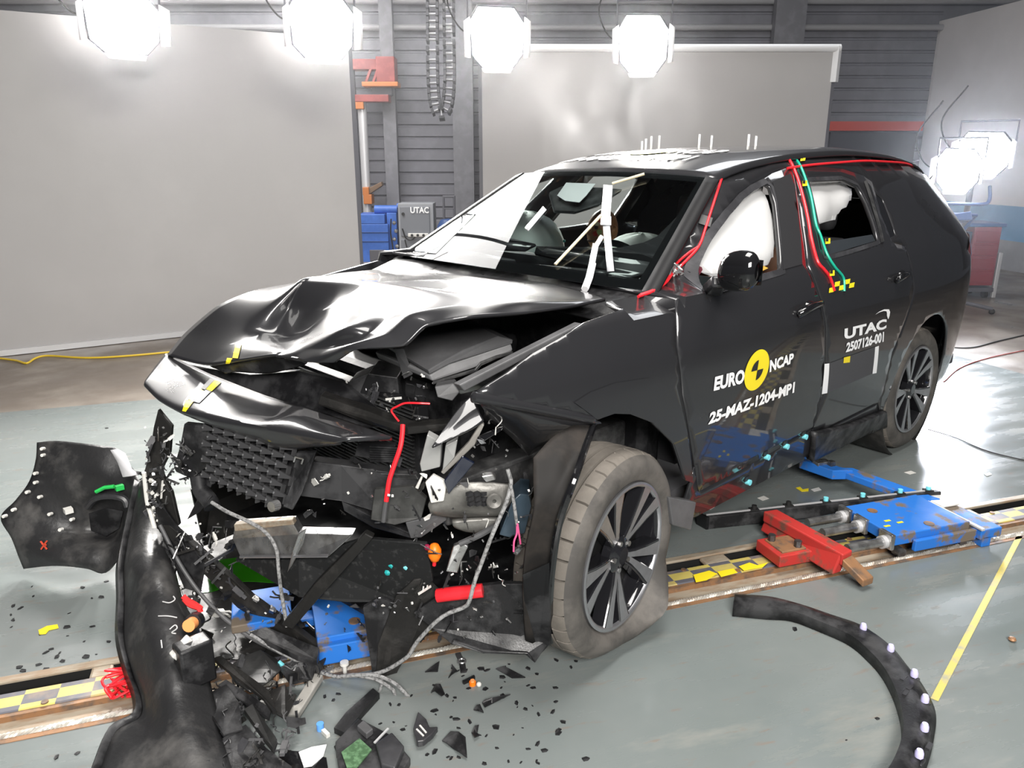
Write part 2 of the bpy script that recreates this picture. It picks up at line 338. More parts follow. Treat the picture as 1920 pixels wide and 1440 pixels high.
for k in range(60): mb.cyl((GS0+.1+k*.21, -.112-.075*(k % 2), .004), (GS0+.1+k*.21, -.112-.075*(k % 2), .008), .011, 12)
mb.build('bolt_heads', RUST, gr)['kind'] = 'stuff'
# twisted wire rope beside the rail
mb = MB()
for j in range(6):
    mb.tube([R3(s, .312+.010*math.cos(s*95+j*math.pi/3), -.006+.010*math.sin(s*95+j*math.pi/3)) for s in np.arange(GS0, 6.0, .012)], .0062, 5)
tag(mb.build('tow_cable', mat('wire_rope', (.55, .53, .48), .45, .4, col2=(.35, .3, .25), scale=5), None), 'pale twisted wire rope lying along the near edge of the guide rail', 'cable')
# ------------------------------------------------------------------ the crashed car: body surfaces
LOW = mono([.15, .22, .30, .38, .46, .60, .75, .90, 1.0, 1.10, 1.18], [.82, .845, .868, .886, .898, .912, .922, .924, .915, .893, .868])
SEC = mono([0, .2, .4, .6, .75, .87, .94, .98, 1.0], [.868, .815, .755, .69, .637, .588, .53, .42, 0.0])
SINV = mono([0, .2, .42, .53, .588, .637, .69, .755, .815, .868], [1.0, .995, .98, .94, .87, .75, .6, .4, .2, 0])
HH = mono([-1.1, -.92, -.86, -.7, -.4, 0, .5, 1.0, 1.4, 1.76, 2.45, 2.8], [1.19, 1.25, 1.38, 1.545, 1.635, 1.675, 1.69, 1.675, 1.64, 1.565, 1.19, 1.19])
TAP = mono([-1.0, -.93, -.86, -.7, -.4, 0, .6, 2.4, 2.8, 3.2, 3.7], [.78, .84, .89, .945, .98, .997, 1, 1, .99, .955, .86])
def ys(x, z):
    if z <= 1.18: return TAP(x)*LOW(z)
    h = HH(x)
    if h <= 1.185: return TAP(x)*.868*max(0.0, 1-(z-1.18)/.05)
    s = (z-1.18)/(h-1.18)
    return TAP(x)*SEC(s) if s < 1 else 0.0
def zr(x, y): return 1.18+(HH(x)-1.18)*SINV(min(abs(y)/TAP(x), .868))
def side(px, py, off=0.0):
    d = ray(px, py); t0 = 1.0; prev = None
    def g(t): p = CAMP+d*t; return p[1]-(ys(p[0], p[2])+off)
    t = t0
    while t < 9:
        if g(t) < 0: break
        prev = t; t += .02
    lo, hi = prev, t
    for _ in range(30):
        mm = (lo+hi)/2
        if g(mm) < 0: hi = mm
        else: lo = mm
    return CAMP+d*hi
def dens(poly, step=.03, closed=True):
    out = []; n = len(poly)
    for i in range(n if closed else n-1):
        a = np.array(poly[i], float); b = np.array(poly[(i+1) % n], float); k = max(1, int(np.linalg.norm(b-a)/step))
        out += [a+(b-a)*j/k for j in range(k)]
    if not closed: out.append(np.array(poly[-1], float))
    return out
def inside(p, poly):
    c = False; n = len(poly); j = n-1
    for i in range(n):
        if (poly[i][1] > p[1]) != (poly[j][1] > p[1]) and p[0] < (poly[j][0]-poly[i][0])*(p[1]-poly[i][1])/(poly[j][1]-poly[i][1]+1e-15)+poly[i][0]: c = not c
        j = i
    return c
def panel(outer, holes=(), off=0.0, sgn=1, step=.04, surf=None, mb=None):
    """fill an outline given in (x, z) and lift it onto the body side"""
    O = dens(outer, step); H = [dens(h, step) for h in holes]
    V = [Vector((p[0], p[1])) for p in O]; E = [(i, (i+1) % len(O)) for i in range(len(O))]
    for h in H:
        b = len(V); V += [Vector((p[0], p[1])) for p in h]; E += [(b+i, b+(i+1) % len(h)) for i in range(len(h))]
    A = np.array(O); x0, z0 = A.min(0); x1, z1 = A.max(0)
    for i in range(int((x1-x0)/step)+2):
        for j in range(int((z1-z0)/step)+2):
            p = (x0+(i+.5*(j % 2))*step+.003, z0+j*step*.9+.003)
            if inside(p, O) and not any(inside(p, h) for h in H):
                dm = min(np.hypot(A[:, 0]-p[0], A[:, 1]-p[1]))
                if H: dm = min(dm, min(np.hypot(np.array(h)[:, 0]-p[0], np.array(h)[:, 1]-p[1]).min() for h in H))
                if dm > step*.35: V.append(Vector(p))
    vo, _, fo, _, _, _ = delaunay_2d_cdt(V, E, [], 0, 1e-6)
    fs = []
    for f in fo:
        c = sum((vo[i] for i in f), Vector((0, 0)))/len(f)
        if inside(c, O) and not any(inside(c, h) for h in H): fs.append(tuple(f))
    sf = surf or ys
    mb = mb or MB()
    return mb.add([(v.x, sgn*(sf(v.x, v.y)+off), v.y) for v in vo], fs)
def xz(pts, off=0.0):
    out = []
    for p in pts:
        q = side(*p, off); out.append((q[0], q[2]))
    return out
def arc(cx, cz, r, a0, a1, n=16): return [(cx+r*math.cos(math.radians(a0+(a1-a0)*k/n)), cz+r*math.sin(math.radians(a0+(a1-a0)*k/n))) for k in range(n+1)]
car = thing('car', 'crashed black car with torn-off front and yellow and white test markings', 'car')
# outlines traced on the car's left side
FD = xz([(1266, 562), (1317, 470), (1345, 425), (1379, 380), (1413, 347), (1447, 325), (1480, 313), (1487, 330), (1500, 420), (1510, 497), (1543, 600), (1540, 740), (1527, 802)])+[(1.45, .445), (1.7, .43), (2.0, .42), (2.235, .42)]+xz([(1296, 830), (1280, 740), (1270, 650)])
FG = xz([(1318, 541), (1317, 481), (1333, 450), (1347, 430), (1367, 403), (1393, 373), (1413, 357), (1437, 344), (1444, 349), (1453, 380), (1458, 427), (1462, 467), (1464, 503)])
RD = xz([(1487, 313), (1515, 310), (1580, 317), (1617, 329), (1634, 341), (1650, 400), (1672, 455), (1697, 462), (1705, 490), (1712, 540), (1700, 590), (1672, 660), (1652, 745), (1647, 770)])+[(.56, .40), (.9, .40), (1.25, .405), (1.325, .44)]+xz([(1545, 740), (1548, 600), (1515, 497), (1505, 420)])
RG = xz([(1516, 340), (1580, 337), (1607, 348), (1624, 380), (1637, 415), (1647, 450), (1590, 468), (1545, 480), (1538, 440)])
QG = xz([(1625, 345), (1655, 372), (1680, 440), (1665, 448), (1650, 400)])
def inflate(poly, d):
    P = np.array(dens(poly, .03)); c = P.mean(0); out = []
    n = len(P)
    for i in range(n):
        t = P[(i+1) % n]-P[i-1]; nn = np.array([t[1], -t[0]]); nn /= np.linalg.norm(nn)+1e-9
        out.append(P[i]+nn*d)
    A = sum(P[i][0]*P[(i+1) % n][1]-P[(i+1) % n][0]*P[i][1] for i in range(n))
    if A < 0: out = [2*P[i]-np.array(out[i]) for i in range(n)]
    return [tuple(q) for q in out]
BODY = [(2.43, 1.19)]+[(x, 1.18+(HH(x)-1.18)*.93) for x in (2.3, 2.1, 1.9, 1.76, 1.6, 1.4, 1.2, 1.0, .8, .6, .4, .2, 0, -.2, -.4, -.55, -.68)]+[(-.78, 1.38), (-.85, 1.25), (-.90, 1.10), (-.915, .95), (-.93, .75), (-.925, .55), (-.88, .38), (-.80, .30), (-.55, .28)]+\
    arc(0, .375, .425, 190, -8, 22)+[(.55, .27), (1.0, .27), (1.6, .28), (2.2, .29), (2.33, .33), (2.30, .5), (2.27, .75), (2.26, 1.0), (2.30, 1.12)]
WHL = mono([-1.0, -.46, -.40, 0, .40, .46, 1.0], [0, 0, 1, 1, 1, 0, 0])
for sg in (1, -1):
    panel(BODY, [inflate(FD, .003), inflate(RD, .003), inflate(QG, 0)], sgn=sg).build('body_side', PAINT, car, solid=.012, offs=-1 if sg > 0 else 1)
    fd = panel(FD, [FG], off=.002, sgn=sg).build('front_door', PAINT, car, solid=.02, offs=-1 if sg > 0 else 1)
    rd = panel(RD, [RG], off=.002, sgn=sg).build('rear_door', PAINT, car, solid=.02, offs=-1 if sg > 0 else 1)
    if sg > 0: front_door, rear_door = fd, rd
    # matt black window surrounds
    for hole, w, par in ((FG, .022, fd), (RG, .018, rd)):
        panel(inflate(hole, w), [hole], off=.004, sgn=sg, step=.025).build('window_seal', SATIN, par)
    panel(inflate(QG, .012), off=-.006, sgn=sg).build('quarter_glass', GLOSS, car)
# pillar cover behind the front window, division bar of the rear window
panel(xz([(1446, 340), (1480, 325), (1487, 345), (1502, 495), (1466, 505), (1462, 440), (1455, 375)]), off=.006).build('pillar_cover', mat('pillar_grey', (.022, .022, .024), .6, spec=.3), front_door)
panel(xz([(1617, 340), (1622, 338), (1655, 452), (1649, 455)]), off=.008, step=.02).build('division_bar', DKST, rear_door)
# rear side window, wound half down
panel(xz([(1540, 456), (1640, 440), (1646, 452), (1545, 482)]), off=-.012).build('window_pane', mat('tinted_glass', (.03, .035, .04), .1, coat=.5), rear_door)
# roof
ROWS = []
for x in np.linspace(1.765, -.72, 36):
    w = .56*TAP(x); ROWS.append([(x, y, zr(x, y)) for y in np.linspace(-w, w, 25)])
MB().grid(ROWS).build('roof', PAINT, car, solid=.012, offs=1)
# tailgate, rear bumper
rows = []
for z in np.linspace(.35, 1.6, 20):
    xt = mono([.3, .45, .7, .95, 1.2, 1.3, 1.45, 1.6], [-.86, -.93, -.945, -.94, -.93, -.88, -.79, -.69])(z)
    wy = ys(xt, z); rows.append([(xt-.03*(1-(k/8)**2), wy*k/8, z) for k in range(-8, 9)])
MB().grid(rows).build('tailgate', PAINT, car, solid=.01)
mb = MB(); panel([(-.93, 1.10), (-.70, 1.06), (-.62, 1.10), (-.74, 1.16), (-.90, 1.20)], off=.006, mb=mb); mb.build('tail_lamp', mat('tail_lamp_red', (.25, .01, .01), .1, coat=.5), car)
# windscreen with its black border
def wsp(u, v):   # u: -1 far .. 1 near, v: 0 base .. 1 top
    x = 2.41-(2.41-1.775)*v+.05*(1-u*u)*(1-v); w = .715+(.535-.715)*v; z = 1.185+(1.563-1.185)*v+.018*(1-u*u)
    return np.array([x+.035*(1-u*u), u*w, z])
MB().grid([[wsp(u, v) for u in np.linspace(-1, 1, 25)] for v in np.linspace(0, 1, 17)]).build('windscreen', GLASS, car)
mb = MB()
def band(u0, u1, v0, v1, n=20): mb.grid([[wsp(u, v)-np.array([.002, 0, .004]) for u in np.linspace(u0, u1, n)] for v in np.linspace(v0, v1, n)])
band(-1, 1, 0, .09); band(-1, 1, .95, 1); band(-1, -.95, .09, .95); band(.95, 1, .09, .95)
mb.build('windscreen_border', GLOSS, car)
# A-pillars: black trim along the glass edge
for sg in (1, -1):
    MB().grid([[(wsp(sg, v)[0]-.0, sg*(abs(wsp(sg, v)[1])+o), wsp(sg, v)[2]+.004-o*.25) for o in (0, .03, .06)] for v in np.linspace(-.03, 1.0, 18)]).build('pillar_trim', mat('matt_black', (.010, .010, .011), .55, spec=.25), car, solid=.01)
mb = MB().grid([[(2.43+.10*k, y, 1.17-.03*k+.02*(1-(y/.75)**2)) for y in np.linspace(-.75, .75, 14)] for k in range(3)]); mb.build('cowl', PLAST, car, solid=.01)
# floor pan, dashboard, seats, steering wheel
MB().box((.75, 0, .38), (3.2, 1.62, .06)).build('floor_pan', DARK, car, smooth=False)
MB().grid([[(1.62+.35*math.cos(a)+.0*y, y, .98+.14*math.sin(a)) for a in np.linspace(-.6, 2.6, 12)] for y in np.linspace(-.72, .72, 12)]).build('dashboard', mat('dash', (.03, .045, .05), .6), car, solid=.02)
MB().box((2.15, 0, .85), (.08, 1.5, .75)).build('firewall', DARK, car, smooth=False)
SEAT = mat('seat_fabric', (.025, .025, .027), .7)
for sy in (.37, -.37):
    s = MB().box((.95, sy, .62), (.52, .5, .18)).build('seat', SEAT, car, bevel=.05)
    MB().beam((.72, sy, .62), (.45, sy, 1.22), .48, .14, up=(1, 0, 0)).build('backrest', SEAT, s, bevel=.05)
    MB().beam((.45, sy, 1.26), (.42, sy, 1.42), .26, .11, up=(1, 0, 0)).build('headrest', SEAT, s, bevel=.04)
MB().box((-.2, 0, .75), (.5, 1.35, .2)).build('rear_seat', SEAT, car, bevel=.05)
MB().beam((-.4, 0, .8), (-.62, 0, 1.38), 1.35, .14, up=(1, 0, 0)).build('rear_seat_back', SEAT, car, bevel=.05)
# ------------------------------------------------------------------ buckled bonnet, nose strip, fender
def cr_grid(C, nu, nv, ten=.5):
    """smooth sheet through a control grid (Catmull-Rom with tension)"""
    C = np.array(C, float)
    def line(P, n):
        P = list(P); out = []; m = len(P)
        for i in range(m-1):
            p1, p2 = P[i], P[i+1]; p0 = P[i-1] if i else 2*p1-p2; p3 = P[i+2] if i+2 < m else 2*p2-p1
            t1 = ten*(p2-p0); t2 = ten*(p3-p1)
            for k in range(n):
                t = k/n; out.append(p1*(2*t**3-3*t*t+1)+t1*(t**3-2*t*t+t)+p2*(3*t*t-2*t**3)+t2*(t**3-t*t))
        out.append(P[-1]); return np.array(out)
    A = np.array([line(r, nv) for r in C]); return np.stack([line(A[:, j], nu) for j in range(A.shape[1])], 1)
def cg(rows): return [[at(p[0], p[1], Y=p[2]) for p in r] for r in rows]
HOOD = cg([
 [(758,503,-.72),(800,508,-.5),(850,513,-.28),(905,519,-.05),(965,526,.13),(1040,535,.38),(1118,556,.66),(1135,562,.72)],
 [(690,509,-.68),(725,514,-.45),(765,520,-.25),(815,527,-.03),(880,535,.16),(955,547,.40),(1060,566,.69),(1068,576,.73)],
 [(625,516,-.62),(645,519,-.40),(685,526,-.22),(730,532,-.02),(800,543,.16),(880,555,.42),(985,568,.67),(985,588,.71)],
 [(585,527,-.60),(571,524,-.30),(577,529,-.26),(660,534,-.08),(752,541,.12),(820,556,.38),(890,570,.58),(880,595,.66)],
 [(478,547,-.54),(520,566,-.31),(545,582,-.29),(620,580,-.05),(700,577,.24),(745,590,.40),(775,590,.52),(800,612,.58)],
 [(410,575,-.60),(470,612,-.33),(518,633,-.25),(575,632,-.04),(646,617,.33),(690,628,.40),(730,628,.50),(757,649,.55)],
 [(350,625,-.66),(420,655,-.33),(512,655,-.02),(540,660,.06),(580,655,.18),(625,655,.32),(655,650,.42),(671,655,.45)],
 [(315,667,-.62),(390,684,-.33),(509,668,.03),(521,669,.06),(552,672,.13),(571,678,.2),(600,680,.28),(627,680,.35)]])
hood = MB().grid(cr_grid(HOOD, 8, 8, .32)).build('bonnet', PAINT, car, solid=.012, offs=0, angle=60)
lip = cg([[(390,684,-.33),(440,672,-.2),(480,666,-.08),(521,669,.05),(560,676,.17),(575,682,.2)],
          [(400,690,-.32),(440,684,-.2),(480,682,-.1),(520,684,.0),(556,684,.1),(570,685,.14)],
          [(421,697,-.25),(450,698,-.2),(480,700,-.12),(509,700,-.06),(535,694,.02),(560,688,.08)]])
MB().grid(cr_grid(lip, 5, 5)).build('bonnet_lip', PLAST, hood, solid=.01)
NOSE0 = ([
 [(311,665,-.56),(354,685,-.42),(395,704,-.28),(458,729,-.08),(495,743,.04),(547,760,.20),(579,768,.30),(735,822,.66)],
 [(290,692,-.54),(322,715,-.40),(365,737,-.26),(420,760,-.06),(462,775,.06),(515,785,.2),(552,785,.30),(700,823,.60)],
 [(272,717,-.52),(296,740,-.40),(341,764,-.26),(390,778,-.08),(437,790,.04),(484,799,.16),(528,806,.26),(655,825,.52)],
 [(276,726,-.50),(301,750,-.38),(346,775,-.24),(397,794,-.07),(442,808,.03),(492,826,.14),(520,839,.20),(640,830,.49)],
 [(290,732,-.50),(312,752,-.40),(356,777,-.28),(404,796,-.12),(450,811,-.02),(500,829,.08),(526,841,.14),(640,832,.44)]])
NOSE = cg([[(x, y, Y+dY) for x, y, Y in r] for r, dY in zip(NOSE0, (-.085, -.02, .045, .05, .0))])
nose = MB().grid(cr_grid(NOSE, 6, 7, .3)).build('nose_strip', PAINT, car, solid=.012, offs=0, angle=50)
# left fender
FE = [(1137,566),(1200,553),(1264,561),(1266,640),(1275,720),(1288,800),(1296,850),(1298,905),(1284,900),(1262,832),(1222,792),(1180,776),(1150,775),(1118,788),(1060,776),(1000,764),(940,752),(885,742),(915,722),(950,700),(1000,662),(1060,628),(1097,604)]
fender = panel(xz(FE), off=.001, step=.035).build('fender', PAINT, car, solid=.012)
# exposed flange of the wheel arch, where the moulding came off
panel(xz([(1075,754),(1105,735),(1150,718),(1215,708),(1258,728),(1276,765),(1292,850),(1298,905),(1284,900),(1262,832),(1222,792),(1180,776),(1150,775),(1118,786)]), off=.005, step=.03).build('arch_flange', PAINT, fender)
cre = [side(x, y, -.002) for x, y in ((885,743),(920,749),(960,757),(1000,764.5),(1060,776),(1118,788))]
low = [at(x, y, Y=Y) for x, y, Y in ((905,786,.78),(930,797,.76),(958,820,.74),(992,855,.76),(1052,818,.82),(1112,793,.86))]
rows = [[c+(l-c)*t-np.array([0, .0, 0])+np.array([0, .028*math.sin(math.pi*t), 0]) for c, l in zip(cre, low)] for t in np.linspace(0, 1, 7)]
MB().grid(rows).build('fender_fold', PAINT, fender, solid=.008)
MB().tube(spline([c+np.array([0, -.004, -.002]) for c in cre], 8), [.005]+[.016]*39+[.005], 14).build('fender_crease', PAINT, fender)
fq = at(862, 785, Y=.775); fd_ = (fq-CAMP)/np.linalg.norm(fq-CAMP); fl_ = np.array([2.2, .4, 5.6])-fq; fl_ /= np.linalg.norm(fl_); fn = fl_-fd_; fn /= np.linalg.norm(fn)
def onp(x, y, bend=0.0): d_ = ray(x, y); return CAMP+d_*(np.dot(fq-CAMP, fn)/np.dot(d_, fn))+fn*bend
flap = [[onp(x, y, b_) for x, y, b_ in r] for r in [
 [(885,741,0),(889,750,.0),(895,764,.001),(900,777,.001),(907,790,.0)], [(866,760,.0),(870,768,.001),(878,780,.002),(887,791,.001),(894,799,0)],
 [(846,785,.0),(851,792,.001),(859,800,.002),(867,808,.001),(874,810,0)], [(810,838,0),(811,838.5,0),(812,839,0),(813,838.5,0),(815,837,0)]]]
MB().grid(cr_grid(flap, 5, 4)).build('fender_flap', PAINT, fender, solid=.006, offs=0)
MB().prism([at(1090,606,Y=.80), at(1098,612,Y=.80), at(872,734,Y=.80), at(862,722,Y=.80)], (0, -.03, 0)).build('fender_flange', GREYP, fender, smooth=False, bevel=.004)
# far fender, only its outline shows behind the bonnet
panel([(2.45,1.15),(2.8,1.10),(3.2,1.02),(3.4,.90),(3.35,.78),(3.1,.80),(2.9,.82),(2.6,.80),(2.42,.70),(2.35,.45),(2.27,.45),(2.26,1.0),(2.3,1.12)], sgn=-1).build('fender', PAINT, car, solid=.01)
# ------------------------------------------------------------------ wheels
def wheel(name, cen, steer, flatz=None):
    w = bpy.data.objects.new(name, None); COL.objects.link(w); w.parent = car; w.empty_display_size = .1
    c, s = math.cos(steer), math.sin(steer)
    # local frame: a = rolling direction, ax = outward
    AX = np.array([-s, c, 0.0]); AD = np.array([c, s, 0.0]); UP = np.array([0, 0, 1.0]); CE = np.array(cen)
    def L(a, z, h): return CE+AD*a+UP*z+AX*h
    def lath(prof, n, rf=None, closed=False):
        mb = MB(); rows = []; prof = [((.256+(r-.2475)*.86) if r > .2475 else r*1.034, h) for r, h in prof]
        for k in range(n):
            t = 2*math.pi*k/n; rows.append([L((r+(rf(k, r, h) if rf else 0))*math.cos(t), (r+(rf(k, r, h) if rf else 0))*math.sin(t), h) for r, h in prof])
        return mb.grid(rows, cv=True, cu=closed)
    def squash(mb):
        if flatz is None: return mb
        out = []
        for p in mb.v:
            p = np.array(p); d = p-CE; a = d@AD; h = d@AX; z = p[2]; r = math.hypot(a, d[2]); k = max(0, min(1, (r-.257)/.10))
            # folded, airless part of the tyre towards the rear of the wheel
            f = max(0, min(1, (.02-a)/.22))*max(0, min(1, (.22-z)/.16))
            z += f*k*.045; h += f*(.11*k*k*(3-2*k) if h > -.11 else .02*k); a += f*k*.03
            lim = .004
            if z < lim: h += (lim-z)*.5*(1 if h > -.11 else -1); z = lim+.03*(z-lim)
            if h > -.03 and .05 < k < .7: h += .014*max(0, min(1, (.25-z)/.2))
            q = CE+AD*a+AX*h; q[2] = z; out.append(tuple(q))
        mb.v = out; return mb
    n = 576
    tread = [(.351,-.018),(.360,-.028),(.3635,-.045),(.365,-.062),(.365,-.066),(.349,-.068),(.349,-.076),(.365,-.077),(.366,-.108),(.350,-.110),(.350,-.118),(.366,-.120),(.365,-.150),(.349,-.152),(.349,-.160),(.365,-.162),(.3635,-.180),(.358,-.200),(.349,-.212)]
    t = squash(lath(tread, n, rf=lambda k, r, h: -.013 if (k % 16 == 0 and r > .352 and (h > -.064 or h < -.165)) or (k % 8 == 4 and -.105 > h > -.165 and r > .36 and False) else 0)).build('tyre', TYRE, w, angle=30)
    squash(lath([(.2475,-.016),(.252,-.008),(.262,-.004),(.285,.003),(.31,.004),(.335,-.004),(.351,-.018)], n)).build('sidewall', TYRES, t, angle=180)
    squash(lath([(.349,-.212),(.33,-.222),(.29,-.226),(.25,-.215),(.24,-.20)], 96)).build('sidewall', TYRES, t, angle=180)
    rim = lath([(.2475,-.014),(.2478,-.004),(.240,-.001),(.233,-.004),(.230,-.012)], 96).build('rim_lip', ALLOY, w, angle=50)
    lath([(.230,-.012),(.222,-.03),(.216,-.10),(.21,-.19),(.24,-.205)], 96).build('rim_barrel', RIMB, w)
    lath([(.001,-.115),(.19,-.115)], 48).build('brake_disc', DKST, w)
    lath([(.001,-.075),(.212,-.085)], 48).build('dark_hub_shell', mat('wheel_dark', (.006, .006, .006), .5), w)
    for k in range(5):
        t0 = math.radians(64+72*k)
        for sd in (-1, 1):
            a0 = t0+sd*math.radians(6); a1 = t0+sd*math.radians(13.5); mb = MB(); mf = MB()
            def P(r, an, off, h): return L(r*math.cos(an)-off*math.sin(an), r*math.sin(an)+off*math.cos(an), h)
            st = [(.045, a0, .014, -.030), (.10, a0+(a1-a0)*.45, .016, -.022), (.17, a1*.75+a0*.25, .022, -.014), (.242, a1, .031, -.004)]
            rows = [[P(r, an, -wd, h-.05), P(r, an, -wd, h-.004), P(r, an, -wd+.003, h), P(r, an, wd-.003, h), P(r, an, wd, h-.004), P(r, an, wd, h-.05)] for r, an, wd, h in st]
            sp = mb.grid(rows).build('spoke', RIMB, w, angle=30)
            mf.grid([[P(r, an, -wd+.003+(.006 if sd < 0 else 0), h+.0008), P(r, an, wd-.003-(.006 if sd > 0 else 0), h+.0008)] for r, an, wd, h in st]).build('machined_face', ALLOY, sp, smooth=False)
    hub = lath([(.0,-.012),(.028,-.012),(.032,-.016),(.05,-.022),(.062,-.03),(.066,-.06)], 40).build('hub_cap', RIMB, w)
    for k in range(5):
        an = math.radians(90+72*k+56); q = L(.05*math.cos(an), .05*math.sin(an), -.03)
        MB().cyl(q, q+AX*.016, .0095, 6).build('wheel_nut', STEEL, hub)
    return w
wheel('rear_wheel', (0, .885, .357), math.radians(-1.5))
wheel('front_wheel', (2.745, .955, .36), math.radians(8.3), True)
# far-side wheels
for nm, c, st in (('rear_wheel', (0, -.68, .362), 0.0), ('front_wheel', (2.70, -.70, .362), .1)):
    e = bpy.data.objects.new(nm, None); COL.objects.link(e); e.parent = car
    c2, s2 = math.cos(st), math.sin(st)
    MB().lathe([(.24,-.2),(.33,-.21),(.36,-.19),(.365,-.1),(.36,-.02),(.33,0),(.24,-.01)], c, (-s2, c2, 0), 48, closed=False).build('tyre', TYRE, e)
    MB().lathe([(.001,-.1),(.235,-.1),(.24,-.005),(.24,-.2)], c, (-s2, c2, 0), 48).build('rim', RIMB, e)
# wheel housings
MB().lathe([(.41,-.30),(.42,-.02)], (0, .89, .375), (0, 1, 0), 40, arc=(0, math.pi)).build('wheel_housing', DUSTY, car, solid=.01)
MB().lathe([(.001,-.30),(.42,-.30)], (0, .89, .375), (0, 1, 0), 40).build('wheel_housing', DUSTY, car)
# ------------------------------------------------------------------ sill strip and rear sill block
SB = [tuple(x) for x in ((2.235,.42),(1.9,.42),(1.6,.432),(1.45,.445),(1.325,.45),(1.335,.29),(1.6,.282),(2.0,.29),(2.30,.31))]
panel(SB, off=-.01, step=.03).build('bare_sill', GLOSS, car, solid=.02)
mb = MB()
blk = xz([(1519,810),(1590,795),(1653,770),(1654,799),(1617,812),(1513,863)])
panel(blk, off=.028, step=.03, mb=mb); mb.build('sill_cover', PLAST, car, solid=.03)
for x, y in ((1400,903),(1435,860),(1471,840),(1506,822)):
    p = side(x, y-4 if x > 1410 else y); cl = MB().cyl(p-np.array([0, .02, 0]), p+np.array([0, .018, 0]), .0125, 12).build('sill_clip', CYAN, car)
    MB().box(p+np.array([.012, .004, .018]), (.03, .008, .02)).build('clip_base', BLKT, cl)
# sill end plate behind the front wheel
MB().prism([at(1254,932,Y=.93), at(1306,942,Y=.93), at(1296,995,Y=.93), at(1262,985,Y=.93)], (0, -.05, 0)).build('jacking_bracket', GREYP, car, smooth=False, bevel=.004)
# ------------------------------------------------------------------ mirror, handles
mb = MB(); rows = []
MP = side(1340, 545)
mc = at(1384, 512, Y=1.02); MS = .56
for i, (yy, sc) in enumerate(((-.125,.35),(-.11,.7),(-.07,.92),(0,1.0),(.07,.97),(.115,.8),(.135,.45))):
    rows.append([mc+MS*np.array([.075*sc*math.cos(a)*(1.15 if math.cos(a) > 0 else .8), yy*.95, .138*sc*math.sin(a)*(1.0 if math.sin(a) > 0 else .82)+.012*yy/.1]) for a in np.linspace(0, 2*math.pi, 25)[:-1]])
mir = MB().grid(rows, cu=True).build('door_mirror', GLOSS, front_door, sub=1)
mb = MB(); mb.grid([[mc+np.array([-.04, y, z]) for y in (-.06, .066)] for z in (-.04, .045)]).build('mirror_glass', mat('mirror_glass', (.8, .8, .8), .03, 1), mir)
MB().beam(MP+np.array([0, -.01, .0]), mc+np.array([0, -.07, -.035]), .07, .045, w2=.05, h2=.04).build('mirror_arm', SATIN, mir, bevel=.01)
for door, pts in ((front_door, ((1495,591),(1512,581),(1527,573),(1541,568))), (rear_door, ((1679,527),(1688,521),(1697,516),(1704,513)))):
    P = [side(x, y, .03) for x, y in pts]; P[0] = side(*pts[0], .004); P[-1] = side(*pts[-1], .004)
    h = MB().tube(spline(P, 6), [.012]+[.016]*17+[.012], 10).build('door_handle', GLOSS, door)
    c = side((pts[1][0]+pts[2][0])/2-2, (pts[1][1]+pts[2][1])/2-3); MB().ball(c-np.array([0, .012, 0]), .042, 16, .6).build('handle_cup', GLOSS, h)
# ------------------------------------------------------------------ lettering and markings on the body
def quad_xz(c): return [np.array([q[0], q[2]]) for q in (side(*p) for p in c)]
def text_mesh(s, bold=.02):
    cu_ = bpy.data.curves.new('t', 'FONT'); cu_.body = s; cu_.size = 1; cu_.offset = bold; cu_.resolution_u = 3
    o = bpy.data.objects.new('t', cu_); COL.objects.link(o); dg = bpy.context.evaluated_depsgraph_get()
    me = bpy.data.meshes.new_from_object(o.evaluated_get(dg)); bpy.data.objects.remove(o); bpy.data.curves.remove(cu_)
    V = [np.array(v.co) for v in me.vertices]; Fc = [tuple(p.vertices) for p in me.polygons]; bpy.data.meshes.remove(me)
    A = np.array(V)[:, :2]; lo = A.min(0); hi = A.max(0)
    return [(v[:2]-lo)/(hi-lo) for v in V], Fc
def lettering(name, s, c, m, parent, off=.0045, bold=.02):
    """text on the body side; c = pixel corners bottom-left, bottom-right, top-right, top-left"""
    q = quad_xz(c); V, Fc = text_mesh(s, bold); vs = []
    for u, v in V:
        p = (q[0]*(1-u)+q[1]*u)*(1-v)+(q[3]*(1-u)+q[2]*u)*v; vs.append((p[0], ys(p[0], p[1])+off, p[1]))
    return MB().add(vs, Fc).build(name, m, parent, smooth=False)
def patch(name, c, m, parent, off=.004, n=6, solid=0):
    q = quad_xz(c); rows = []
    for j in range(n+1):
        v = j/n; rows.append([])
        for i in range(n+1):
            u = i/n; p = (q[0]*(1-u)+q[1]*u)*(1-v)+(q[3]*(1-u)+q[2]*u)*v; rows[-1].append((p[0], ys(p[0], p[1])+off, p[1]))
    return MB().grid(rows).build(name, m, parent, smooth=False)
LT = [('EURO', [(1336,733),(1393,718),(1395,691),(1339,706)], front_door), ('NCAP', [(1441,698),(1485,680),(1487,661),(1442,675)], front_door),
      ('25-MAZ-1204-MP1', [(1326,796),(1487,736),(1489,715),(1330,773)], front_door),
      ('UTAC', [(1581,637),(1660,616),(1661,597),(1582,616)], rear_door), ('2507126-001', [(1584,661),(1655,641),(1656,621),(1586,642)], rear_door)]
for s, c, par in LT: lettering('door_lettering', s, c, WHITE, par, bold=.045)
cc = quad_xz([(1395,699),(1411,732),(1440,686.5),(1423,655.6),(1417.5,693.5)]); ce = cc[4]; hu = (cc[2]-cc[0])/2; hv = (cc[3]-cc[1])/2
def disc(r0, r1, a0, a1, off, n=24):
    rows = []
    for r in np.linspace(r0, r1, 4): rows.append([(lambda p: (p[0], ys(p[0], p[1])+off, p[1]))(ce+hu*r*math.cos(a)+hv*r*math.sin(a)) for a in np.linspace(math.radians(a0), math.radians(a1), n)])
    return MB().grid(rows)
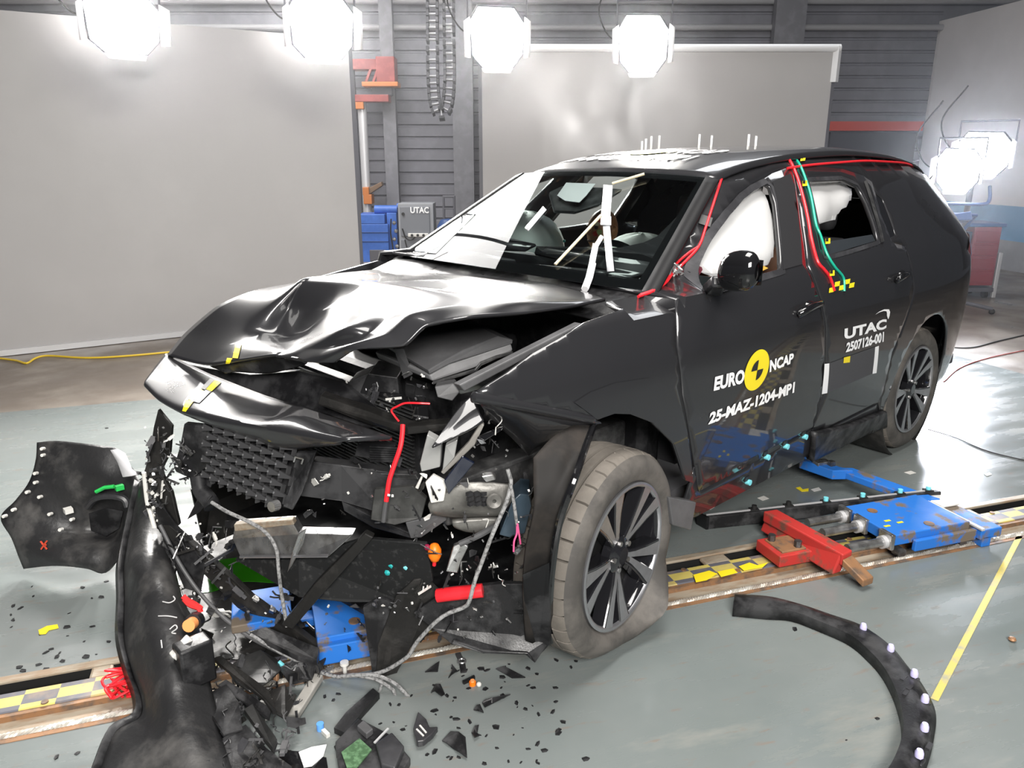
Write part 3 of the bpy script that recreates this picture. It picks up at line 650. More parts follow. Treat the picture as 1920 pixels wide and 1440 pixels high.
disc(0.0, 1, 0, 360, .0045, 48).build('round_target', YEL, front_door, smooth=False)
for a in (90, 270): disc(.02, .5, a, a+90, .006, 12).build('target_quarter', BLKT, front_door, smooth=False)
mb = MB()
for a in (1,): mb.grid(disc(.98, 1.0, 0, 360, .006, 48).v and [[]]) if False else None
# crescent over the rear door lettering
sw = [(1641,590),(1649,584),(1658,580),(1667,580),(1669,585),(1668,592),(1666,598)]; si = [(1641,590),(1649,585.5),(1657,583),(1662,583.5),(1663,587),(1663,592),(1665,598)]
MB().grid([[side(x, y, .0045) for x, y in sw], [side(x, y, .0045) for x, y in si]]).build('crescent_mark', WHITE, rear_door, smooth=False)
patch('dull_plate', [(1549,737),(1634,700),(1639,650),(1553,681)], mat('dull_plate', (.06, .06, .065), .6), rear_door)
patch('white_bar', [(1539,738.6),(1549,736.6),(1553,681),(1544,682)], WHITE, rear_door, .005); patch('white_bar', [(1634,700.6),(1641.5,699),(1646,648),(1639,650.5)], WHITE, rear_door, .005)
patch('yellow_square', [(1579,680.5),(1591,679),(1592,667),(1580,670)], YEL, rear_door, .006)
# chequered tape below the belt line of the rear door
CQ = [(1552,549),(1599,538),(1602,520),(1554,531)]
def sub(c, u0, u1, v0, v1):
    c = [np.array(p, float) for p in c]; f = lambda u, v: (c[0]*(1-u)+c[1]*u)*(1-v)+(c[3]*(1-u)+c[2]*u)*v
    return [f(u0, v0), f(u1, v0), f(u1, v1), f(u0, v1)]
for i in range(5):
    for j in range(2):
        if not (i == 4 and j == 1 and False): patch('tape_square', sub(CQ, i/5, (i+1)/5, j/2, (j+1)/2), YEL if (i+j) % 2 == 0 else BLKT, rear_door, .005, 2)
# cables taped over the B-pillar
def cable(name, pts, r, m, parent, off=.006): return MB().tube(spline([side(x, y, off) for x, y in pts], 8), r, 8).build(name, m, parent)
cable('red_cable', [(1466,290),(1480,300),(1494,330),(1506,370),(1515,410),(1522,450),(1533,490),(1545,505),(1556,520),(1564,545)], .007, RED, car)
cable('green_cable', [(1485,289),(1500,310),(1512,340),(1521,370),(1530,420),(1538,440),(1550,475),(1565,500),(1581,520),(1583,546)], .006, GREEN, car)
for x, y in ((1499,297),(1503,344),(1546,452),(1554,512)):
    t = patch('tape_marker', [(x-4, y+5), (x+5, y+4), (x+5, y-6), (x-4, y-5)], YEL, car, .014, 2); patch('tape_marker', [(x-4, y), (x+1, y), (x+1, y-6), (x-4, y-5)], BLKT, t, .0155, 2)
# red cable up the A-pillar and along the roof edge
cable('red_cable', [(1197,556),(1225,546),(1248,530),(1262,512),(1285,490),(1310,462),(1322,430),(1335,390),(1348,350),(1360,318),(1378,302),(1400,289)], .0055, RED, car, .012)
cable('red_cable', [(1200,553),(1230,541),(1255,518),(1268,495),(1290,475),(1310,462)], .005, RED, car, .014)
mb = MB()
RX = [(1.22,.60),(1.0,.60),(.7,.60),(.4,.595),(.1,.59),(-.2,.575),(-.45,.55),(-.62,.53)]
mb.tube(spline([(x, y*TAP(x), zr(x, y)+.006) for x, y in RX], 8), .006, 8); mb.build('red_cable', RED, car)
patch('tape_patch', [(1303,418),(1325,425),(1330,408),(1309,401)], mat('grey_tape', (.07, .07, .07), .6), car, .016, 3)
mb = MB()
rnd = random.Random(3)
for k in range(5):
    c0 = side(1262, 510, .02); mb.tube(spline([c0+np.array([rnd.uniform(-.03, .03), rnd.uniform(0, .03), rnd.uniform(-.035, .035)]) for _ in range(5)], 5), .003, 5)
mb.build('tied_wires', mat('silver_wire', (.6, .6, .6), .3, .8), car)
# roof lettering and pins
def roof_text(s, x0, x1, y0, y1, m=WHITE):
    V, Fc = text_mesh(s, .03); MB().add([(x0+(x1-x0)*v, y0+(y1-y0)*u, zr(x0+(x1-x0)*v, y0+(y1-y0)*u)+.016) for u, v in V], Fc).build('roof_lettering', m, car, smooth=False)
roof_text('25-MAZ-1204-MP1', 1.56, 1.44, -.50, .28)
roof_text('EURO', 1.36, 1.20, -.50, -.23); roof_text('NCAP', 1.36, 1.20, .03, .30)
MB().grid([[(1.28+r*math.cos(a), -.10+r*math.sin(a), zr(1.28+r*math.cos(a), -.10+r*math.sin(a))+.017) for a in np.linspace(0, 2*math.pi, 25)] for r in (.001, .04, .08, .125)]).build('roof_target', YEL, car, smooth=False)
for x, y in ((1203,290),(1210,288),(1220,290),(1235,286),(1310,281),(1333,280),(1402,281),(1416,280)):
    X = .9 if x < 1300 else (.6 if x < 1390 else .55); b = at(x, y, X=X); b[2] = zr(b[0], b[1])+.01
    MB().cyl(b, b+np.array([0, 0, .055+.02*((x*7) % 3)/2]), .0055, 8).build('roof_pin', WHITEP, car)
# ------------------------------------------------------------------ tape on bonnet and nose (cast onto those sheets)
def cast(o, x, y, off=.003):
    d = Vector(ray(x, y)).normalized(); dg = bpy.context.evaluated_depsgraph_get(); dg.update()
    ok, loc, nn, _ = o.evaluated_get(dg).ray_cast(Vector(CAMP), d)
    if not ok: raise RuntimeError('cast misses %s at %s %s' % (o.name, x, y))
    if nn.dot(d) > 0: nn = -nn
    return np.array(loc+nn*off)
def tape(name, o, c, m, n=4, off=.003):
    c = [np.array(p, float) for p in c]
    MB().grid([[cast(o, *((c[0]*(1-u)+c[1]*u)*(1-v)+(c[3]*(1-u)+c[2]*u)*v), off) for u in np.linspace(0, 1, n)] for v in np.linspace(0, 1, n)]).build(name, m, o, smooth=False)
bpy.context.view_layer.update()
tape('yellow_tape', hood, [(436,672),(447,673),(454,645),(443,643)], YEL); tape('black_tape', hood, [(446,684),(440,672),(428,672),(434,690)][:0] or [(433,671),(437,672),(443,644),(440,644)], BLKT)
tape('yellow_tape', hood, [(424,681),(431,681),(437,673),(427,672)], YEL)
tape('yellow_tape', nose, [(387,731),(397,735),(416,717),(403,714)], YEL); tape('yellow_tape', nose, [(351,749),(364,754),(385,736),(376,730)], YEL)
tape('yellow_tape', nose, [(343,771),(350,772),(364,753),(349,751)], YEL)
tape('grey_tape', nose, [(364,754),(374,757),(396,735),(386,732)], mat('pale_tape', (.30, .30, .30), .5)); tape('grey_tape', nose, [(377,729),(385,732),(403,713),(394,711)], mat('pale_tape', (.3, .3, .3), .5))
# ------------------------------------------------------------------ the wrecked front
def A3(p): return at(p[0], p[1], Y=p[2])
def pl(name, pts, m, par, t=.012, d=(-.7, -.7, 0), bevel=.003, **k): return MB().prism([A3(p) for p in pts], np.array(d)*t).build(name, m, par, smooth=False, bevel=bevel, **k)
def sheet(name, rows, m, par, n=5, t=.005, ten=.5, **k): return MB().grid(cr_grid(cg(rows), n, n, ten)).build(name, m, par, solid=t, offs=0, **k)
def hose(name, pts, r, m, par, n=6, k=8): return MB().tube(spline([A3(p) if len(p) == 3 else p for p in pts], n), r, k).build(name, m, par)
# engine and what is left of the bay
VOID = mat('engine_black', (.008, .008, .009), .5, spec=.25, var=1, scale=8)
MB().box((2.78, .0, .62), (.55, .95, .5)).build('engine', VOID, car, smooth=False, bevel=.04)
MB().box((2.72, -.1, .92), (.42, .6, .10)).build('engine_cover', PLAST, car, bevel=.03)
MB().box((2.35, 0, .75), (.12, 1.5, .7)).build('bulkhead', VOID, car, smooth=False, bevel=.03)
for sy in (.62, -.62): MB().beam((2.3, sy, .62), (3.25, sy*.95, .60), .10, .14).build('chassis_rail', DKST, car, smooth=False, bevel=.01)
MB().prism([(3.14, -.6, .50), (3.14, .42, .50), (3.14, .42, .86), (3.14, -.6, .86)], (.05, 0, 0)).build('radiator', VOID, car, smooth=False, bevel=.006)
mb = MB()
for k in range(26): mb.box((3.195, -.09, .515+.0132*k), (.008, .98, .004))
mb.build('radiator_fins', DKST, car, smooth=False)
MB().prism([(2.4,-.78,.16),(3.42,-.74,.15),(3.46,-.2,.15),(3.40,.42,.16),(3.2,.6,.18),(2.4,.6,.18)], (0, 0, .02)).build('shade_undershield', VOID, car, smooth=False, bevel=.004)  # underbody sheet added to keep floodlight off the floor below
MB().prism([(2.35,-.78,.08),(3.40,-.76,.07),(3.55,-.62,.09),(3.58,-.60,.36),(3.40,-.76,.40),(2.35,-.78,.5)], (0, .012, 0)).build('light_block', DUSTY, car, smooth=False)  # unseen plate added to block floodlight coming in under the front
pl('dark_gap_panel', [(318,676,-.72),(390,690,-.46),(470,702,-.24),(560,696,-.02),(640,715,.12),(740,800,.45),(640,805,.32),(500,790,-.02),(400,750,-.36),(306,692,-.70)], VOID, car, .03)  # dark panel added to paint the black gap behind the nose strip
# air box
a = [A3(p) for p in ((805,702,.46),(842,681,.46),(959,643,.50),(963,658,.50),(888,691,.48),(811,716,.46))]
MB().prism(a, (-.02, -.34, .01)).build('air_box', mat('air_box_grey', (.20, .20, .205), .5, var=.2), car, smooth=False, bevel=.008)
pl('air_box_lid', [(803,694,.47),(840,672,.47),(869,656,.47),(934,630,.48),(962,637,.50),(961,644,.51),(843,682,.475),(806,702,.47)], GREYP, car, .3, (-.1, -.9, .1))
pl('air_box_seal', [(809,718,.48),(890,693,.50),(900,680,.50),(930,668,.51),(962,660,.52),(962,664,.52),(932,673,.51),(903,686,.50),(892,698,.50),(811,722,.48)], DKST, car, .02)
pl('strut_brace', [(738,654,.30),(757,654,.33),(774,702,.34),(757,711,.30)], GREYP, car, .06)
pl('battery', [(690,700,.18),(745,708,.25),(752,770,.25),(700,785,.18),(665,760,.12)], PLAST, car, .18)
pl('lock_panel', [(600,742,.22),(700,775,.40),(765,800,.52),(840,795,.60),(848,806,.60),(765,815,.52),(695,797,.38),(596,758,.22)], DUSTY, car, .06)
pl('fuse_box', [(655,715,.12),(690,700,.16),(715,730,.18),(700,765,.18),(672,770,.14),(640,745,.10)], VOID, car, .12)
pl('tray', [(815,725,.52),(850,718,.55),(862,735,.57),(848,752,.56),(820,745,.53)], GREYP, car, .05)
pl('condenser', [(670,832,.42),(742,835,.55),(735,860,.53),(700,862,.48),(665,855,.42)], VOID, car, .03)
mb = MB()
for k in range(7): mb.tube([A3((694, 838+k*4.4, .47)), A3((748, 841+k*4, .56))], .0035, 5)
mb.build('cooler_ribs', PLAST, car)
pl('shock_plate', [(560,862,.32),(640,872,.42),(760,890,.55),(790,900,.58),(775,980,.58),(720,965,.52),(640,940,.42),(560,930,.34)], VOID, car, .05)
pl('cross_rail', [(600,884,.36),(780,890,.58),(785,900,.58),(600,893,.36)], DKST, car, .03)
pl('plate', [(702,918,.52),(775,912,.60),(800,935,.62),(790,972,.61),(740,985,.56),(695,975,.50)], mat('smoked_plastic', (.03, .03, .029), .22, var=.6, scale=9), car, .02)
pl('plate', [(760,980,.58),(830,965,.66),(838,975,.66),(790,1008,.60),(770,1010,.58)], GREYP, car, .015)
pl('long_blade', [(640,940,.40),(690,965,.46),(770,1000,.56),(772,1010,.56),(700,990,.46),(645,958,.39)], PLAST, car, .04)
# grille
grp = pl('grille_panel', [(384,836,-.10),(397,800,-.08),(440,815,.04),(515,846,.20),(590,848,.37),(566,925,.36),(548,955,.34),(505,948,.22),(452,925,.06),(402,895,-.08)], VOID, car, .02)
GC = [np.array(A3(p)) for p in ((396,802,-.06),(590,848,.40),(553,953,.38),(392,890,-.06))]
def gp(u, v, o=0.0): return (GC[0]*(1-u)+GC[1]*u)*(1-v)+(GC[3]*(1-u)+GC[2]*u)*v+np.array([.82, .25, .1])*o
mb = MB(); kn = MB(); NU, NV = 9, 6
for j in range(NV+1):
    for i in range(NU+1):
        u = (i+.5*(j % 2))/NU; v = j/NV
        if u > .86: continue
        mb.beam(gp(u-.055, v, .012), gp(u+.055, v+.02, .004), .024, .010, up=(.8, .2, .3), w2=.006)
        mb.beam(gp(u+.055, v+.01, .004), gp(u+.055, v+1/NV*.95, .0), .004, .016, up=(.8, .2, .3))
        kn.ball(gp(u-.05, v+.0, .016), .0045, 6)
mb.build('grille_mesh', mat('grille_black', (.045, .045, .047), .35), grp, smooth=False); kn.build('grille_glints', ALLOY, grp)['kind'] = 'stuff'  # bright alloy knobs stand in for glints at the mesh joints
pl('grille_end', [(555,850,.34),(592,848,.42),(566,925,.41),(548,957,.39),(530,950,.34),(548,905,.34)], PLAST, grp, .02)
MB().cyl(gp(.86, 1.0, .02), gp(.86, 1.0, .05), .016, 12).build('grille_stud', STEEL, grp)
mb = MB()
for q in ((.90,.1),(.97,.1)): mb.beam(gp(q[0], q[1], .03), gp(q[0], q[1]+.09, .03), .004, .004)
mb.beam(gp(.90, .1, .03), gp(.97, .1, .03), .004, .004); mb.build('wire_clip', STEEL, grp)
pl('headlamp_carrier', [(296,768,-.36),(322,800,-.30),(318,850,-.30),(301,885,-.33),(322,925,-.29),(336,985,-.26),(300,1000,-.32),(275,955,-.36),(264,905,-.38),(280,850,-.37),(288,800,-.37)], DUSTY, car, .02)
pl('dark_gap_sheet', [(292,930,-.30),(330,985,-.24),(352,1010,-.2),(384,1060,-.12),(376,1112,-.12),(345,1104,-.18),(318,1040,-.26),(296,985,-.30)], VOID, car, .01)  # dark sheet added as shade where bright floor showed through the wreck
pl('carrier_arm', [(318,855,-.29),(405,872,-.06),(405,890,-.06),(330,882,-.27)], PLAST, car, .03)
pl('grille_support', [(345,795,-.18),(392,800,-.07),(395,870,-.07),(370,890,-.12),(330,860,-.20),(340,830,-.2)], PLAST, car, .03)
pl('grille_support', [(325,875,-.22),(400,893,-.07),(395,915,-.07),(330,885,-.22)], PLAST, car, .03)
hose('bent_duct', [(372,892,-.12),(378,920,-.10),(392,938,-.06),(398,950,-.04)], .028, VOID, car, k=12)
pl('side_blade', [(397,930,-.02),(375,960,-.05),(350,975,-.12),(368,940,-.1)], PLAST, car, .01)
# bumper beam and lower members
pl('bumper_beam', [(440,985,.02),(548,979,.24),(560,1000,.26),(662,1003,.46),(617,1043,.40),(560,1045,.28),(450,1044,.05),(436,1010,.0)], STEEL, car, .05)
pl('beam_flange', [(438,984,.03),(548,975,.25),(552,984,.25),(440,997,.03)], BEIGE, car, .03)
pl('beam_lip', [(448,1043,.06),(616,1041,.41),(614,1046,.41),(448,1048,.06)], ALLOY, car, .012)
pl('bent_strap', [(560,1000,.30),(575,990,.32),(568,1020,.32),(548,1060,.27),(538,1075,.25),(548,1035,.28)], STEEL, car, .006)
pl('support_bar', [(684,1000,.50),(700,1008,.52),(600,1120,.38),(548,1180,.30),(528,1172,.27),(590,1095,.36)], DUSTY, car, .03)
pl('support_bar', [(292,985,-.30),(318,985,-.26),(440,1090,-.02),(470,1120,.03),(600,1215,.28),(590,1232,.26),(445,1140,-.02),(400,1095,-.1)], DUSTY, car, .03)
hose('long_rod', [(300,985,-.28),(345,1070,-.16),(400,1140,-.05),(470,1195,.08),(560,1240,.24)], .007, GREYP, car)
pl('lower_shield', [(440,1050,.02),(560,1050,.28),(680,1010,.48),(800,1020,.64),(812,1090,.64),(760,1130,.56),(650,1130,.42),(560,1120,.30)], mat('felt_shield', (.012, .0125, .013), .6, spec=.25, col2=(.05, .05, .05), scale=40, thr=(.55, .75)), car, .02)
pl('torn_skirt', [(742,1118,.56),(775,1088,.60),(800,1082,.62),(815,1100,.63),(838,1120,.66),(812,1170,.62),(770,1215,.56),(745,1260,.52),(722,1335,.50),(700,1330,.48),(708,1210,.50)], DUSTY, car, .012)
pl('torn_skirt', [(680,1140,.48),(712,1122,.52),(738,1130,.54),(712,1250,.49),(700,1280,.48)], PLAST, car, .02)
# left headlamp remains
LAMPG = mat('lamp_reflector', (.27, .27, .265), .35, .2, var=.1, scale=8)
hl = pl('headlamp_reflector', [(801,815,.72),(828,830,.74),(825,876,.735),(790,885,.70),(787,870,.70)], LAMPG, car, .04)
pl('headlamp_reflector', [(835,836,.745),(858,824,.765),(852,858,.765),(829,884,.735)], LAMPG, car, .03)
pl('headlamp_rail', [(901,793,.80),(908,797,.81),(890,835,.79),(832,890,.735),(826,886,.73),(878,830,.78)], mat('lamp_rail', (.2, .19, .175), .45, var=.2), car, .02)
pl('headlamp_lens', [(867,855,.78),(890,868,.80),(841,928,.75),(832,902,.745)], mat('navy_lens', (.006, .009, .022), .08, coat=.8), car, .01)
pl('headlamp_lens', [(895,820,.80),(945,800,.85),(940,808,.85),(892,838,.80)], GLOSS, car, .015)
pl('lamp_shard', [(797,905,.70),(812,890,.71),(838,905,.735),(832,940,.73),(808,944,.71)], WHITEP, car, .015)
pl('lamp_shard', [(778,915,.67),(792,888,.70),(795,890,.70),(784,918,.68)], WHITEP, car, .006)
pl('lamp_shard', [(893,823,.81),(906,826,.82),(912,832,.82),(902,834,.815)], ALLOY, car, .006)
pl('lamp_shard', [(902,893,.80),(925,890,.82),(930,900,.82),(912,905,.81)], STEEL, car, .03)
# cast member with ribs, washer bottle
cast_m = sheet('cast_member', [[(842,918,.72),(872,905,.75),(915,905,.79),(957,907,.83)], [(806,940,.68),(860,925,.74),(915,922,.80),(962,926,.835)], [(806,955,.68),(865,950,.73),(915,950,.79),(948,950,.82)], [(812,960,.66),(870,968,.70),(905,968,.745),(930,964,.78)]], CAST, car, t=.02)
mb = MB(); mk = MB()
for i in range(3):
    for j in range(3):
        p = A3((880+i*13+j*1.5, 926+j*9, .80)); mb.box(p, (.018, .012, .011))
mb.build('rib_slots', VOID, cast_m, smooth=False)
MB().lathe([(.006,.0),(.02,.004),(.024,0),(.02,-.01)], A3((927,940,.835)), (.5, .8, .1), 16).build('cast_boss', CAST, cast_m)
sheet('cast_member', [[(848,976,.72),(890,972,.76),(934,971,.80)], [(852,984,.72),(892,985,.76),(925,984,.79)], [(875,992,.73),(890,994,.745),(903,993,.76)]], CAST, car, t=.02)
pl('washer_bottle', [(960,940,.82),(975,926,.83),(992,928,.845),(996,950,.85),(984,1000,.835),(955,1008,.81),(936,1003,.79)], mat('blue_grey_tank', (.035, .055, .075), .35, var=.2), car, .12)
pl('bright_block', [(850,1024,.72),(866,1018,.735),(878,1025,.75),(866,1050,.735),(858,1075,.725),(836,1072,.70)], STEEL, car, .02)
# wheel-arch liner
LIN = mat('liner_felt', (.012, .011, .0105), .7, spec=.3, col2=(.034, .028, .024), scale=7, thr=(.45, .75))
def xg(rows): return [[at(p[0], p[1], X=p[2]) for p in r] for r in rows]
MB().grid(cr_grid(xg([[(1000,858,3.17),(1040,818,3.06),(1085,795,2.93),(1118,792,2.84)], [(1000,900,3.20),(1045,870,3.13),(1075,845,3.05),(1100,835,2.99)], [(1000,960,3.22),(1030,940,3.18),(1055,920,3.15),(1078,895,3.12)], [(985,1030,3.22),(1008,1020,3.19),(1030,1000,3.17),(1046,985,3.16)], [(980,1110,3.20),(1000,1105,3.17),(1016,1095,3.15),(1032,1090,3.14)], [(985,1200,3.14),(1000,1205,3.11),(1016,1205,3.08),(1030,1202,3.06)]]), 5, 5)).build('arch_liner', LIN, car, solid=.008, offs=0)
MB().tube(spline([at(x, y, X=X) for x, y, X in ((1116,790,2.85),(1100,832,2.99),(1080,890,3.125),(1050,975,3.17),(1036,1060,3.16),(1031,1130,3.12),(1032,1203,3.05))], 6), .011, 8).build('liner_edge', GLOSS, car)
MB().prism([at(x, y, X=X) for x, y, X in ((985,1075,3.22),(1030,1055,3.18),(1034,1205,3.07),(1012,1228,3.07),(992,1215,3.10))], (.01, 0, 0)).build('liner_flap', VOID, car, smooth=False)
pl('undertray', [(775,1150,.60),(840,1105,.66),(940,1095,.80),(1000,1095,.88),(1036,1195,.92),(1003,1244,.90),(985,1228,.88),(906,1226,.78),(846,1208,.70),(812,1180,.65)], PLAST, car, .02)
pl('undertray_lip', [(846,1208,.71),(906,1226,.79),(985,1228,.89),(1003,1243,.91),(990,1224,.89),(906,1219,.79),(850,1200,.71)], PLAST, car, .01)
# cables
hose('red_wire', [(806,757,.60),(785,756,.58),(760,756,.54),(745,762,.52),(734,769,.50),(740,780,.51),(748,790,.52)], .0032, RED, car)
hose('red_wire', [(755,796,.55),(754,815,.56),(750,840,.57),(738,875,.57),(730,900,.57),(726,925,.57),(724,940,.57)], .0075, RED, car)
hose('wire_end', [(724,940,.57),(721,960,.565),(719,978,.56)], .0075, GREYP, car)
hose('braided_cable', [(397,942,-.02),(425,959,.05),(468,979,.12),(500,1000,.18),(518,1030,.22),(522,1064,.23),(526,1100,.24),(538,1175,.27)], .006, WIRE, car)
hose('braided_cable', [(952,880,.86),(958,905,.87),(950,940,.87),(935,975,.86),(920,1010,.85),(905,1050,.83),(890,1090,.82),(880,1127,.81),(869,1139,.79),(837,1152,.75),(812,1171,.72),(781,1205,.67),(762,1233,.64),(712,1261,.56),(656,1266,.47),(634,1269,.43),(594,1258,.36),(572,1246,.32),(520,1220,.24),(470,1190,.15)], .0062, WIRE, car, n=8)
hose('braided_cable', [(640,1268,.45),(700,1266,.55),(737,1279,.60),(762,1302,.63),(781,1324,.65)], .006, WIRE, car)
hose('braided_cable', [(660,1266,.48),(700,1272,.55),(730,1288,.58),(740,1300,.60),(742,1327,.60)], .006, WIRE, car)
hose('braided_cable', [(715,1268,.56),(716,1282,.56),(710,1300,.55),(704,1318,.54)], .005, WIRE, car)
hose('cable_branch', [(957,908,.875),(963,940,.88),(968,975,.88),(970,985,.88)], .005, WIRE, car)
hose('pink_wire', [(969,980,.88),(969,1000,.88),(964,1015,.875),(963,1034,.87)], .003, mat('pink_wire', (.8, .12, .3), .4), car)
hose('pink_wire', [(970,982,.885),(973,1000,.885),(976,1020,.885)], .003, mat('pink_wire', (.8, .12, .3), .4), car)
hose('coolant_pipe', [(930,985,.81),(905,1000,.78),(880,1012,.75),(862,1020,.73)], .010, GREYP, car)
hose('white_strip', [(1013,1078,.91),(1004,1105,.90),(998,1120,.89),(990,1140,.885)], [.005]*6+[.011]*6+[.014]*6+[.006], WHITEP, car)
hose('red_bar', [(820,1117,.66),(850,1113,.70),(880,1110,.74),(905,1107,.77)], .022, mat('red_lacquer', (.7, .02, .03), .3, var=.2), car, k=10)
MB().ball(A3((815,1036,.66)), .022, 10, 1.5).build('orange_plug', ORANGE, car); hose('orange_tail', [(815,1045,.66),(814,1060,.655)], .006, RED, car)
for x, y, Y, m, r in ((801,1026,.65,mat('maroon', (.25,.01,.05), .4),.01),(727,1072,.52,mat('teal_clip', (.02,.35,.35), .4),.012),(762,1062,.57,CYAN,.012),(735,1058,.53,mat('teal_clip', (.02,.35,.35), .4),.014)):
    MB().ball(A3((x, y, Y)), r, 8).build('coloured_clip', m, car)
# scrap in the bay: brackets, connectors, hoses, bolts
rs = random.Random(11)
def rotm():
    q = Matrix.Rotation(rs.uniform(0, 6.28), 3, 'X') @ Matrix.Rotation(rs.uniform(0, 6.28), 3, 'Y') @ Matrix.Rotation(rs.uniform(0, 6.28), 3, 'Z'); return np.array(q)
def scrap(kind, p, s, m, par):
    M = rotm(); p = np.array(p); mb = MB(); T = lambda *q: p+M@(np.array(q)*s)
    if kind == 'bracket':
        mb.prism([T(-1,-.6,0),T(1,-.6,0),T(1.1,.2,0),T(.4,.6,0),T(-.8,.5,0)], M@np.array([0,0,.12*s])); mb.prism([T(1,-.6,0),T(1.1,.2,0),T(1.15,.2,.9),T(1.05,-.5,.8)], M@np.array([.12*s,0,0]))
        mb.cyl(T(-.3,0,.1), T(-.3,0,.3), .2*s, 8)
    elif kind == 'connector':
        mb.box(p, (1.3*s, .7*s, .6*s), M); mb.box(T(.9,0,0), (.6*s, .5*s, .4*s), M); mb.box(T(0,.45,0), (.5*s, .2*s, .3*s), M)
        mb.tube([T(-.6,.1,0), T(-1.2,.2,.2), T(-1.7,.6,.1)], .12*s, 5); mb.tube([T(-.6,-.1,0), T(-1.3,-.2,.1), T(-1.8,-.1,.5)], .12*s, 5)
    elif kind == 'plastic_shard':
        n = rs.randint(4, 6); a = sorted(rs.uniform(0, 6.28) for _ in range(n)); mb.prism([T(rs.uniform(.5,1.3)*math.cos(t), rs.uniform(.4,.9)*math.sin(t), rs.uniform(-.1,.1)) for t in a], M@np.array([0,0,.08*s]))
    elif kind == 'torn_rib':
        mb.beam(T(-1.5,0,0), T(1.5,.2,0), .35*s, .12*s, up=tuple(M[:, 2])); mb.beam(T(-.4,.1,0), T(-.2,.7,.1), .12*s, .3*s); mb.beam(T(.6,.1,0), T(.7,.6,.1), .12*s, .3*s)
    elif kind == 'bolt':
        mb.cyl(p, T(0,0,.5), .5*s, 6); mb.cyl(T(0,0,.5), T(0,0,2), .25*s, 8)
    elif kind == 'wire':
        mb.tube(spline([T(-2,0,0), T(-1,rs.uniform(-.8,.8),.4), T(0,rs.uniform(-.8,.8),-.3), T(1,rs.uniform(-.8,.8),.3), T(2,.2,0)], 5), .10*s, 5)
    return mb.build(kind, m, par, smooth=kind in ('bolt', 'wire'))
REG = [((310,990,450,1200), (-.25,.0), 44, .03), ((640,700,800,790), (.10,.55), 26, .02), ((270,800,330,980), (-.38,-.22), 34, .018), ((300,980,440,1050), (-.28,-.02), 16, .02), ((300,840,400,900), (-.25,-.08), 14, .018), ((780,890,1000,1010), (.68,.86), 26, .016),
       ((800,1010,990,1090), (.66,.86), 26, .018), ((780,1090,1030,1210), (.62,.88), 26, .02), ((440,1100,720,1240), (.0,.5), 30, .02), ((560,860,780,1000), (.34,.6), 14, .016), ((970,860,1040,1080), (.84,.88), 14, .012), ((700,1090,800,1150), (.52,.64), 10, .018), ((860,770,960,880), (.74,.82), 10, .014)]
KINDS = ['bracket', 'connector', 'plastic_shard', 'torn_rib', 'bolt', 'wire', 'torn_rib', 'plastic_shard']
SM = [PLAST]*6+[DUSTY]*3+[SATIN]*2+[GREYP, DKST, STEEL, WHITEP]
for (x0, y0, x1, y1), (Y0, Y1), n, s in REG:
    for _ in range(n):
        u = rs.random(); x = x0+(x1-x0)*u; y = rs.uniform(y0, y1); k = rs.choice(KINDS); m = STEEL if k == 'bolt' else rs.choice(SM)
        p = A3((x, y, Y0+(Y1-Y0)*u+rs.uniform(-.01, .03)))
        if p[2] < .02: continue
        scrap(k, p, s*rs.uniform(.5, 1.3)*(.45 if k == 'bolt' else 1), m, car)
# broken far headlamp: bright strip and chips beside the grille
hr = hose('headlamp_strip', [(270,886,-.36),(272,905,-.36),(276,940,-.35),(283,965,-.33),(290,990,-.31)], .008, WHITEP, car)
for k in range(60):
    u = rs.random(); x = 276+u*14+rs.uniform(-3, 16); y = 880+u*110
    MB().box(A3((x, y, -.345+rs.uniform(0, .03))), (rs.uniform(.006, .018), rs.uniform(.006, .014), rs.uniform(.005, .012)), rotm()).build('lamp_chip', rs.choice([ALLOY, STEEL, WHITEP, PLAST, PLAST]), car, smooth=False)

# glints: crumbs of broken lens and clips
for k in range(100):
    (x0, y0, x1, y1), (Y0, Y1), n, sz = rs.choice(REG); u = rs.random(); p = A3((x0+(x1-x0)*u, rs.uniform(y0, y1), Y0+(Y1-Y0)*u+rs.uniform(.02, .06)))
    if p[2] < .03: continue
    MB().box(p, (rs.uniform(.003, .010), rs.uniform(.003, .008), rs.uniform(.003, .006)), rotm()).build('lens_crumb' if k < 60 else 'clip_crumb', rs.choice([ALLOY, WHITEP, STEEL, STEEL]), car, smooth=False)
